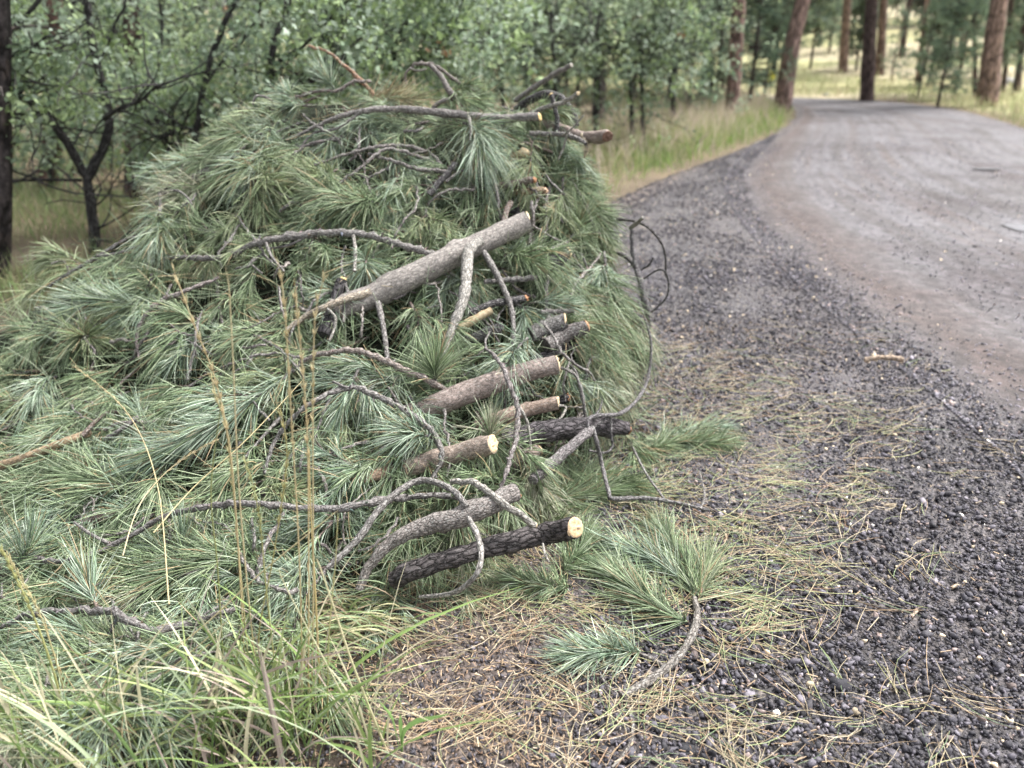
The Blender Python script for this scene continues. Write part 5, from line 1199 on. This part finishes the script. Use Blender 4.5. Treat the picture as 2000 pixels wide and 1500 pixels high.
HERO = [  # label, stem px path, tint, fascicles, needle length, phi, droop
    ("long bluish bough sweeping left-down from the knobbly arch's left end", [(598, 702, .08), (520, 765, .12), (440, 822, .13), (350, 872, .11), (300, 900, .08)], 'b', 330, .185, (.3, .75), .15),
    ("fan of long needles hanging straight down from the left crest limb", [(312, 405, .12), (311, 430, .14), (313, 460, .15)], 'b', 120, .20, (.3, .8), .25),
    ("blue-green bough brushing left on the upper left slope", [(285, 602, .08), (240, 592, .11), (190, 585, .12), (160, 582, .12)], 'b', 190, .17, (.35, .8), .1),
    ("drooping tuft of fine bluish needles near the left border", [(110, 735, .06), (85, 752, .1), (78, 775, .11)], 'b', 130, .19, (.35, 1.0), .45),
    ("wide fan of needles spilling down below the top grey limb", [(905, 240, .14), (930, 252, .17), (945, 275, .18)], 'b', 170, .22, (.35, 1.15), .35),
    ("bushy green bough left of the pale round stub", [(760, 400, .05), (720, 395, .1), (680, 400, .11)], 'g', 200, .16, (.4, 1.1), .2),
    ("yellow-green brush of needles above the long upper limb", [(660, 330, .05), (630, 345, .1), (600, 345, .12)], 'y', 200, .15, (.5, 1.3), .1),
    ("dry tan needle brush at the top of the pile", [(700, 205, .02), (740, 190, .04), (800, 195, .05)], 't', 120, .14, (.35, .9), .05),
    ("spiky little fan standing up beside the orange twig", [(655, 180, .02), (650, 170, .03), (645, 160, .03)], 'b', 45, .15, (.3, 1.2), .0),
    ("right-hand bough whose needles pour down toward the gravel", [(1150, 528, .08), (1180, 555, .12), (1205, 600, .12), (1220, 650, .10)], 'g', 190, .19, (.3, .85), .35),
    ("green bough hanging over the right flank below the pouring one", [(1120, 540, .06), (1150, 600, .09), (1170, 660, .1), (1175, 710, .09)], 'g', 180, .18, (.3, .8), .3),
    ("pale faded needles hanging inside the looping branch tip", [(1235, 610, .04), (1252, 640, .06), (1262, 665, .06)], 'p', 85, .15, (.3, .9), .5),
    ("fan at the end of the wavy twig, hanging over the black log", [(1160, 742, .11), (1166, 760, .12), (1170, 785, .12)], 'p', 75, .15, (.4, 1.0), .35),
    ("green needles round a dark stem on the lower right flank", [(1205, 690, .05), (1203, 720, .08), (1195, 760, .09)], 'p', 150, .15, (.5, 1.2), .4),
    ("lush green spray between the pole's cut end and thick ragged stub", [(985, 500, .09), (1010, 500, .12), (1035, 512, .13)], 'g', 160, .16, (.5, 1.2), .3),
    ("needle fan in front of the side branch above the split-barked log", [(850, 745, .13), (848, 730, .15), (850, 715, .16)], 'g', 120, .17, (.4, 1.3), .1),
    ("needles over the thick pole's lower end, around a dark bud", [(715, 500, .13), (714, 515, .15), (714, 525, .15)], 'b', 75, .15, (.7, 1.5), .3),
    ("bluish fan over the left paired stub, spreading downward", [(1030, 660, .14), (1010, 680, .16), (990, 710, .17)], 'b', 120, .16, (.5, 1.3), .4),
    ("arched fan hanging left of the peaked limb's right leg", [(850, 855, .18), (830, 850, .2), (800, 850, .2)], 'b', 130, .16, (.5, 1.3), .25),
    ("twiggy star of needles on the end of the short brown twig", [(955, 870, .14), (957, 855, .15), (955, 840, .16)], 'p', 60, .15, (.7, 1.5), .2),
    ("green bough covering the pile below the tan left pole", [(300, 960, .05), (220, 945, .1), (150, 935, .12), (90, 945, .1)], 'g', 260, .17, (.3, .9), .2),
    ("dark green bough just above the bottom-left grass", [(330, 1330, .03), (230, 1300, .06), (130, 1310, .08), (50, 1340, .06)], 'g', 280, .19, (.25, .8), .2),
    ("bluish upright fan beside the kinked bottom limb", [(196, 1195, .15), (182, 1170, .18), (172, 1140, .2)], 'b', 60, .15, (.3, .8), .0),
    ("small bright fan rising from the kinked limb's left", [(30, 1105, .1), (50, 1085, .14), (60, 1070, .15)], 'b', 70, .16, (.4, 1.2), .0),
    ("pale fan sprouting upward below the longest low limb", [(345, 1095, .1), (355, 1075, .13), (360, 1060, .14)], 'b', 40, .13, (.3, .8), -.05),
    ("dark green brush filling the hollow under the longest low limb", [(560, 1130, .03), (480, 1100, .08), (400, 1105, .1), (330, 1120, .09)], 'g', 280, .18, (.3, .9), .2),
    ("tuft with yellow needles at the left centre", [(150, 670, .05), (160, 655, .1), (175, 660, .12)], 'y', 110, .16, (.6, 1.4), .2),
    ("right-hand top bough bristling over the road side", [(1060, 380, -.02), (1110, 385, .0), (1160, 410, .02)], 'g', 190, .17, (.4, 1.0), .15),
    ("dark green bough behind the splintered stubs at right", [(1060, 330, -.05), (1095, 340, -.02), (1130, 360, .0)], 'g', 170, .17, (.4, 1.1), .3),
    ("bristling bough end standing up right of the pole's cut", [(1110, 470, .02), (1125, 450, .04), (1130, 430, .05)], 'g', 110, .15, (.4, 1.1), .0)]
for lab, px_, py_, tint, ang_ in [("small tuft draped over the split-barked log's left half", 800, 775, 'b', -50), ("tuft of needles lying across the ragged yellow log", 800, 868, 'g', 250), ("tuft hiding the tan bare log's middle", 740, 900, 'b', 200),
        ("fan hanging before the half-hidden log end", 1050, 880, 'p', 255), ("tuft in front of the thick pole's middle underside", 800, 590, 'g', 300), ("tuft spilling over the thick ragged stub", 1010, 500, 'g', -20), ("needles drooping past the paired stubs from above", 1000, 590, 'b', -30),
        ("tuft under the black log, right of the ragged yellow one", 1010, 920, 'g', 230), ("small fan above the mottled bent limb's bend", 680, 1010, 'b', 200), ("tuft poking out beneath the knobbly central arch", 700, 720, 'b', 250), ("needles over the short brown log's buried end", 930, 805, 'g', -70),
        ("green needles behind the highest sticks of the pile", 980, 205, 'g', 20), ("fan of needles round the yellow-topped stub's foot", 1050, 225, 'b', -20), ("bough filling the crest right of the top grey limb", 1040, 265, 'g', -30), ("bough hanging under the upper right log", 1080, 285, 'b', -60), ("fan at the crest behind the fork-tipped stick", 1000, 240, 'y', 10),
        ("green tuft right of the yellow chip", 1050, 320, 'g', -40), ("tuft left of the yellow chip", 960, 310, 'b', 220), ("long bough along the upper left crest", 560, 235, 'b', 195), ("bough leaning out of the left crest", 450, 290, 'g', 190), ("pale bough on the crest under the hooked twig", 620, 205, 'b', 185), ("bough on the crest beside the dry tan brush", 860, 200, 'g', 20), ("spiky bough on the crest above the left crest limb", 400, 325, 'b', 160)]:
    bough(px_, py_, ang=ang_, tint=tint, nf=58, needle=.125, label=lab, twigs=2, Lm=.17, lift=.075 if px_ < 960 and py_ > 500 else (-.07 if px_ > 940 and py_ < 330 else .03))
for lab, stem_px, tint, nf, L, ph, dr in HERO:
    bough(stem_px[0][0], stem_px[0][1], tint=tint, nf=nf, needle=L, label=lab, twigs=1 if nf > 150 else 0, hero=True, stem_px=stem_px, droop=dr, phi=ph)

# the rest, spread over the heap; labelled by the traced pieces they lie between
marks = [(a, c, n_) for a, c, n_ in LM if n_]
names_used = {}
TN = {'b': "bluish", 'g': "green", 'y': "yellow-green", 'p': "faded pale", 't': "dry tan"}
def auto_label(px, py, tint):
    m_ = sorted(marks, key=lambda q: (q[0] - px) ** 2 + (q[1] - py) ** 2)
    for j in range(1, 8):
        for i in range(min(j, 5)):
            l1 = f"{TN[tint]} pine bough between {m_[i][2]} and {m_[j][2]}"
            if l1 not in names_used: names_used[l1] = 1; return l1
    for wd in ('small', 'wide', 'narrow', 'ragged', 'flat', 'short'):
        l2 = wd + ' ' + l1
        if l2 not in names_used: names_used[l2] = 1; return l2
    return l1
pts_ = []
tries = 0
while len(pts_) < 190 and tries < 20000:
    tries += 1
    px = R.uniform(-140, 1205); c, b_ = tab(CR, px), tab(BA, px)
    py = R.uniform(c + 2, b_ - (12 if px < 350 else 48))
    d0 = 44 if py < 500 else 57
    if all((px - q[0]) ** 2 + (py - q[1]) ** 2 > d0 ** 2 for q in pts_): pts_.append((px, py))
for px, py in pts_:
    # keep the dark hollow and the faces of the logs clear
    tint = R.choice('bbbgggggyyp')
    hollow = (690 < px < 1010 and 560 < py < 700) or (740 < px < 1080 and 1020 < py < 1140) or (880 < px < 1040 and 310 < py < 420)
    lf = -0.03 if hollow else R.uniform(.0, .035)
    ang = None
    logs = 700 < px < 1130 and py > 420
    if px > 1060: ang = R.choice([R.uniform(220, 330), R.uniform(-60, 20), R.uniform(200, 360)]); lf = R.uniform(-.05, .10)
    if logs: lf -= 0.03
    bough(px, py, tint=tint, label=auto_label(px, py, tint), lift=lf, dens=.55 if hollow else (.62 if px > 1060 else (.8 if logs else 1.0)), Lm=R.uniform(.2, .32) if logs else (R.uniform(.16, .24) if px > 1080 else None), needle=R.uniform(.11, .15) if px > 1080 else R.choice([None, R.uniform(.09, .14)]))

# bare thin twigs poking through everywhere, labelled like the boughs
LIFT[0] = 0.01
for k_ in range(120):
    px = R.uniform(30, 1180); c, b_ = tab(CR, px), tab(BA, px); py = R.uniform(c + 6, b_ - 60)
    a = math.radians(R.choice([R.uniform(150, 260), R.uniform(-60, 60), R.uniform(60, 150)])); ln = R.uniform(50, 190); q_ = []
    x, y = px, py; n_ = 5
    for i in range(n_):
        q_.append((x, y, (.085 if px < 700 else .065) + .05 * math.sin(i / (n_ - 1) * 3.1) + R.uniform(-.010, .014))); x += math.cos(a) * ln / n_; y -= math.sin(a) * ln / n_; a += R.gauss(0, .35)
    if q_[-1][1] < tab(CR, q_[-1][0]) - 30: continue
    nm_ = auto_label(px, py, 'g').replace('green pine bough', R.choice(['thin bare twig', 'knobbly bare twig', 'short grey twig']))
    w_ = R.uniform(3, 7.5); keepLM = list(LM)
    sb = [([q_[2], (q_[2][0] + R.uniform(-28, 28), q_[2][1] + R.uniform(-28, 28), .1)], [w_ * .6, w_ * .4], GREY)] if k_ % 2 else []
    limb(nm_, q_, [w_, w_ * .85, w_ * .55], R.choice([GREY, (0.15, .13, .125), (0.26, .23, .21)]), sub=sb, **TW); LM[:] = keepLM

LIFT[0] = 0.0
# added filler shell, near-black to paint the shade in the heap's gaps
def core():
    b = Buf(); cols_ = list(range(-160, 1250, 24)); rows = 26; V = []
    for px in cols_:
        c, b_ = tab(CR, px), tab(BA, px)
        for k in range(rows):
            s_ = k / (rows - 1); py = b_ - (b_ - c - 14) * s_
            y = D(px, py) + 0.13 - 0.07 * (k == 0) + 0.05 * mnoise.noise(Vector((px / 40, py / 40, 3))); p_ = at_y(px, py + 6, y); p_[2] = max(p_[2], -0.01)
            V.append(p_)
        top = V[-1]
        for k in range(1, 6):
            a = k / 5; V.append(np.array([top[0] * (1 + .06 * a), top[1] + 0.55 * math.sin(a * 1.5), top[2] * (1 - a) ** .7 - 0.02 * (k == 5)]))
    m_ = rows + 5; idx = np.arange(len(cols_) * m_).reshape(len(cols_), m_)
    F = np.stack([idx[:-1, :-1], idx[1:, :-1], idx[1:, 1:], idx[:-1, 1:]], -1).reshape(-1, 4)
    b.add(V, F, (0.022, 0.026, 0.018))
    single("heap_shade_filler", b, M_core, "near-black filler added inside the brush pile, colour standing in for shade", "shade filler", 'stuff')
    # matted needles over it, the buried ones coloured darker as painted shade
    b = Buf(); n_ = 13000; P = []; N_ = []
    for _ in range(n_):
        px = R.uniform(-150, 1250); c, b_ = tab(CR, px), tab(BA, px); py = R.uniform(c + 4, b_)
        P.append(W(px, py, -R.uniform(.03, .11) if _ % 5 < 3 else R.uniform(.0, .09)))
    P = np.array(P); d = unit(rng.standard_normal((n_, 3)) * np.array([1, .4, .8]) + np.array([-.5, -.1, -.3]))
    L = rng.uniform(.08, .18, n_); t = np.array([0, .5, 1.])[None, :, None]
    Q = P[:, None] + L[:, None, None] * (d[:, None] * t + rng.normal(0, .1, (n_, 1, 3)) * t * t); Q[:, :, 2] = np.maximum(Q[:, :, 2], .01)
    cc = np.array([(0.09, .13, .07), (0.13, .17, .10), (0.20, .15, .09), (0.12, .09, .06)])[rng.choice(4, n_, p=[.4, .3, .15, .15])] * rng.uniform(.7, 1.2, (n_, 1)); tp_ = np.arange(n_) % 5 >= 3; cc[tp_] = np.array([(0.26, .34, .21), (0.36, .42, .28), (0.42, .34, .20)])[rng.choice(3, tp_.sum(), p=[.5, .35, .15])]
    ribbons(b, Q, np.full((n_, 3), .0011), cc)
    single("matted_needles", b, M_needle, "matted loose needles caught inside the brush pile", "pine needles", 'stuff')
core()

# ================================================================== GRASS
def blades(buf, base, H, lean, width, cols, K_=5, droop=.45, twist=True):
    n_ = len(base); t = np.linspace(0, 1, K_)[None, :, None]
    up = np.array([0, 0, 1.0])
    P = base[:, None] + H[:, None, None] * (up[None, None] * (t - droop * t * t * np.linalg.norm(lean, axis=1)[:, None, None] ) + lean[:, None] * (t * .35 + t * t * .8))
    P[:, :, 2] = np.maximum(P[:, :, 2], base[:, None, 2] + .006)
    w_ = np.interp(np.linspace(0, 1, K_), [0, .3, .7, 1], [.7, 1, .75, .06])[None]
    ribbons(buf, P, width[:, None] * w_, cols, tri=False)
def gcol(n_, pal, p=None):
    a = np.array(pal); return a[rng.choice(len(a), n_, p=p)] * rng.uniform(.75, 1.2, (n_, 1))
def fg_grass():
    b = Buf()
    B = []; LN = []; Hh = []
    for _ in range(430):
        px = R.uniform(-80, 640) if R.random() < .8 else R.uniform(500, 760); lim = np.interp(px, [-80, 100, 300, 500, 640, 760], [1470, 1465, 1440, 1400, 1340, 1440])
        py = lim + abs(R.gauss(0, 90)) ; g = ground(px, py); B.append(g)
        a = math.radians(R.choice([R.gauss(20, 45), R.gauss(160, 45)])); l_ = abs(R.gauss(.45, .3)) + .12
        LN.append((math.cos(a) * l_, math.sin(a) * l_ * .6 - .1, 0)); Hh.append(R.uniform(.12, .48))
    B = np.array(B); n_ = len(B)
    cols = gcol(n_, [(0.21, .30, .10), (0.33, .40, .17), (0.13, .20, .07), (0.62, .57, .40), (0.46, .37, .33), (0.42, .50, .32)], [.22, .2, .12, .26, .1, .1])
    blades(b, B, np.array(Hh), np.array(LN), rng.uniform(.0016, .0050, n_), cols, 7)
    # grass laid over, sweeping from the pile's foot
    B = []; LN = []; Hh = []
    for _ in range(330):
        px = R.uniform(430, 800); py = 1170 + (px - 800) * -.28 + R.gauss(30, 26); g = ground(px, py); B.append(g)
        LN.append((R.uniform(.3, 1.2) * R.choice([-1, -1, 1]), R.uniform(-.6, 0), 0)); Hh.append(R.uniform(.08, .24))
    B = np.array(B); n_ = len(B)
    cols = gcol(n_, [(0.24, .32, .14), (0.40, .38, .22), (0.34, .26, .18), (0.3, .38, .22)])
    blades(b, B, np.array(Hh), np.array(LN), rng.uniform(.0015, .004, n_), cols, 7, droop=.75)
    single("grass", b, M_grass, "tangled green and straw grass at the pile's near foot", "grass", 'stuff')
fg_grass()
def verge():
    b = Buf(); B = []; C_ = []; Hh = []; Wd = []; LN = []
    for _ in range(26000):
        k = R.random(); i = int(R.uniform(28, 84)) if k < .9 else int(R.uniform(12, 28)); i = min(i, 88)
        e = SEs[i]; off = abs(R.gauss(0, 1.5)) + .05 + 0.2 * R.random()
        x, y = e[0] - off * 1.0, e[1] + R.uniform(-.4, .6) + off * .15
        if y < 5.2 or x < -.2 and y < 6 or onroad(x, y): continue
        B.append((x, y, gz(x, y))); seedy = R.random() < (.42 if off > .6 else .15)
        Hh.append(R.uniform(.22, .42) * (1 if not seedy else 1.5) * min(1, .35 + off * .9) * (.75 if y < 11 else 1)); Wd.append(R.uniform(.003, .006)); LN.append((R.gauss(0, .25), R.gauss(0, .25), 0))
        C_.append(R.choice([(0.56, .46, .40), (0.50, .44, .30)]) if seedy else R.choice([(0.22, .34, .09), (0.30, .40, .13), (0.16, .25, .08), (0.36, .36, .17)]))
    n_ = len(B); blades(b, np.array(B), np.array(Hh), np.array(LN), np.array(Wd), np.array(C_) * rng.uniform(.75, 1.2, (n_, 1)), 4, droop=.3)
    single("verge_grass", b, M_grass, "bright verge grass with pinkish seed heads left of the road", "grass", 'stuff', smooth=False)
    b = Buf(); B = []; C_ = []; Hh = []; LN = []
    for _ in range(24000):
        y = R.uniform(4.3, 16); x = -y * .75 + R.random() * (y * .75 + edge_x(SEs, min(y, 15)) - .3)
        if onroad(x, y): continue
        if mnoise.noise(Vector((x * .6, y * .6, 1))) < -.12: continue
        B.append((x, y, gz(x, y))); Hh.append(R.uniform(.08, .32)); LN.append((R.gauss(0, .35), R.gauss(0, .35), 0))
        C_.append(R.choice([(0.36, .33, .2), (0.22, .30, .12), (0.28, .30, .15), (0.17, .25, .10)]))
    n_ = len(B); blades(b, np.array(B), np.array(Hh), np.array(LN), rng.uniform(.002, .005, n_), np.array(C_) * rng.uniform(.7, 1.2, (n_, 1)), 4, droop=.3)
    single("woodland_grass", b, M_grass, "dry and green grass on the woodland floor behind the pile", "grass", 'stuff', smooth=False)
    b = Buf(); B = []; C_ = []; Hh = []; LN = []
    for _ in range(30000):
        y = 14 + 50 * R.random() ** 1.6; x = R.uniform(-.2, .75) * y
        if onroad(x, y) or (y < 21 and x < 9.5): continue
        if mnoise.noise(Vector((x * .12, y * .3, 5))) > .18: continue
        B.append((x, y, gz(x, y))); Hh.append(R.uniform(.15, .4)); LN.append((R.gauss(0, .3), R.gauss(0, .3), 0))
        C_.append(R.choice([(0.42, .38, .24), (0.34, .37, .18), (0.47, .41, .29), (0.28, .33, .15)]))
    n_ = len(B); blades(b, np.array(B), np.array(Hh), np.array(LN), rng.uniform(.006, .014, n_), np.array(C_) * rng.uniform(.8, 1.15, (n_, 1)), 3, droop=.3)
    single("meadow_grass", b, M_grass, "pale yellow meadow grass on the slope beyond the bend", "grass", 'stuff', smooth=False)
verge()

STALKS = [  # base..top pixel path, y of the base row, colour, seeds, label
    ([(592, 1400), (585, 1100), (568, 800), (556, 600), (545, 520)], (0.62, .52, .31), 1, "straw stalk with its head left of the tallest pair"),
    ([(604, 1410), (603, 1100), (600, 850), (588, 690), (575, 560)], (0.62, .52, .31), 1, "straw stalk in the middle of the tallest group"),
    ([(612, 1405), (612, 1150), (611, 900), (612, 700), (618, 600), (640, 520)], (0.60, .52, .32), 1, "stalk of the tallest group whose head bends right"),
    ([(480, 1330), (470, 1150), (452, 900), (420, 740), (385, 650), (340, 530)], (0.60, .50, .30), 1, "long stalk arching left across the pile's middle"),
    ([(498, 1390), (470, 1120), (445, 860), (420, 770), (410, 720)], (0.58, .52, .30), 1, "shorter straw stalk left of the tallest group"),
    ([(540, 1330), (520, 1150), (505, 1000), (480, 900)], (0.42, .42, .20), 1, "greenish straw stalk below the shorter straw one"),
    ([(505, 1360), (470, 1000), (455, 700), (447, 560), (440, 520)], (0.62, .54, .34), 0, "thin bare stalk reaching the long upper limb"),
    ([(630, 1400), (617, 1180), (606, 980), (604, 870)], (0.60, .50, .26), 0, "thick golden stalk at the tallest group's foot"),
    ([(436, 1290), (425, 1110), (412, 960), (430, 800), (428, 770)], (0.34, .36, .16), 0, "slim greenish stalk left of the thick golden one"),
    ([(330, 1180), (310, 960), (270, 840), (215, 770), (140, 712)], (0.60, .50, .30), 1, "pale seed stalk arching left over the left slope"),
    ([(240, 1085), (262, 1010), (290, 960), (345, 905), (420, 860)], (0.66, .56, .36), 1, "bent dry stalk hanging before the longest low limb"),
    ([(302, 1298), (400, 1220), (520, 1110), (661, 996)], (0.68, .60, .38), 0, "straight broken straw slanting up to the right"),
    ([(300, 1040), (380, 950), (480, 860), (592, 742)], (0.68, .58, .34), 0, "upper straight straw parallel to the slanting broken one"),
    ([(205, 1430), (290, 1340), (450, 1208)], (0.64, .56, .36), 0, "short broken straw lying low over the grass"),
    ([(150, 1500), (110, 1330), (60, 1190), (0, 1070)], (0.46, .46, .20), 1, "green-gold stalk leaning left at the left border"),
    ([(165, 1500), (120, 1330), (78, 1200), (10, 1080)], (0.58, .52, .30), 1, "second stalk leaning left beside the green-gold one"),
    ([(145, 1400), (125, 1330), (100, 1260), (85, 1200)], (0.56, .44, .24), 0, "short straw stalk right of the two leaning ones"),
    ([(760, 1500), (690, 1300), (640, 1150), (618, 1090)], (0.66, .62, .40), 0, "pale stalk leaning left over the bare soil"),
    ([(720, 1500), (660, 1340), (560, 1150), (545, 1110)], (0.62, .6, .4), 0, "pale stalk left of the one over bare soil"),
    ([(70, 1500), (60, 1420), (30, 1320), (0, 1270)], (0.68, .62, .44), 0, "white straw crossing the lower left corner"),
    ([(640, 1420), (642, 1250), (655, 1100), (660, 1000)], (0.5, .48, .24), 0, "upright yellow stalk right of the tallest group"),
    ([(520, 1380), (505, 1250), (535, 1080), (560, 900), (548, 800)], (0.46, .42, .2), 1, "stalk crossing behind the tallest group"),
]
for i, (pts, c, seedy, lab) in enumerate(STALKS):
    b0 = ground(pts[0][0], max(pts[0][1], 1380)); y0 = b0[1]
    wp = [at_y(a, q, y0 + 0.02 * i % .1) for a, q in pts]
    if i in (9, 10, 12): wp = [W(a, q, .28) for a, q in pts]
    if pts[0][1] > 1380: wp[0] = np.array([wp[0][0], wp[0][1], 0.0])
    sp = resample(wp, 30); root = thing("grass_stalk", lab, "grass stalk", sp[0], "tall dry grass stalks in front of the pile")
    b = Buf(); r_ = .0026 if i in (7, 14, 17) else .0018
    tube(b, sp, [r_, r_ * .9, r_ * .5], c, 6, .05, True, i, cap=False); part("stem", b, M_grass, root)
    if seedy:
        b = Buf(); P = []; Dd = []
        for k in range(44):
            j = int(29 - k * .22); T = unit(sp[min(j + 1, 29)] - sp[j - 1]); o = rng.normal(0, 1, 3); o = unit(o - T * o.dot(T)); P.append(sp[j] + o * .001); Dd.append(unit(T + o * .28))
        P, Dd = np.array(P), np.array(Dd); t = np.array([0, .5, 1.])[None, :, None]; n_ = len(P)
        ribbons(b, P[:, None] + Dd[:, None] * rng.uniform(.012, .024, (n_, 1, 1)) * t, np.broadcast_to(np.array([.0005, .0012, .0002])[None], (n_, 3)), np.tile(np.array(c) * 1.1, (n_, 1)))
        part("seed_head", b, M_grass, root)
# one broad-leaved seedling on the bare soil
g = ground(783, 1470); root = thing("seedling", "broad-leaved green seedling on the bare soil, bottom middle-left", "seedling", g)
for pts, w_ in [([(785, 1470), (788, 1430), (815, 1408), (845, 1402), (878, 1394)], .009), ([(785, 1470), (783, 1430), (782, 1395)], .006), ([(783, 1470), (775, 1440), (765, 1400), (740, 1370)], .004)]:
    sp = resample([at_y(a, q, g[1] - .02 * k) for k, (a, q) in enumerate(pts)], 9); b = Buf()
    ribbons(b, sp[None], w_ * np.interp(np.linspace(0, 1, 9), [0, .3, .7, 1], [.25, .4, 1, .1])[None], np.array([(0.22, .36, .12)]), tri=False); part("leaf", b, M_grass, root)
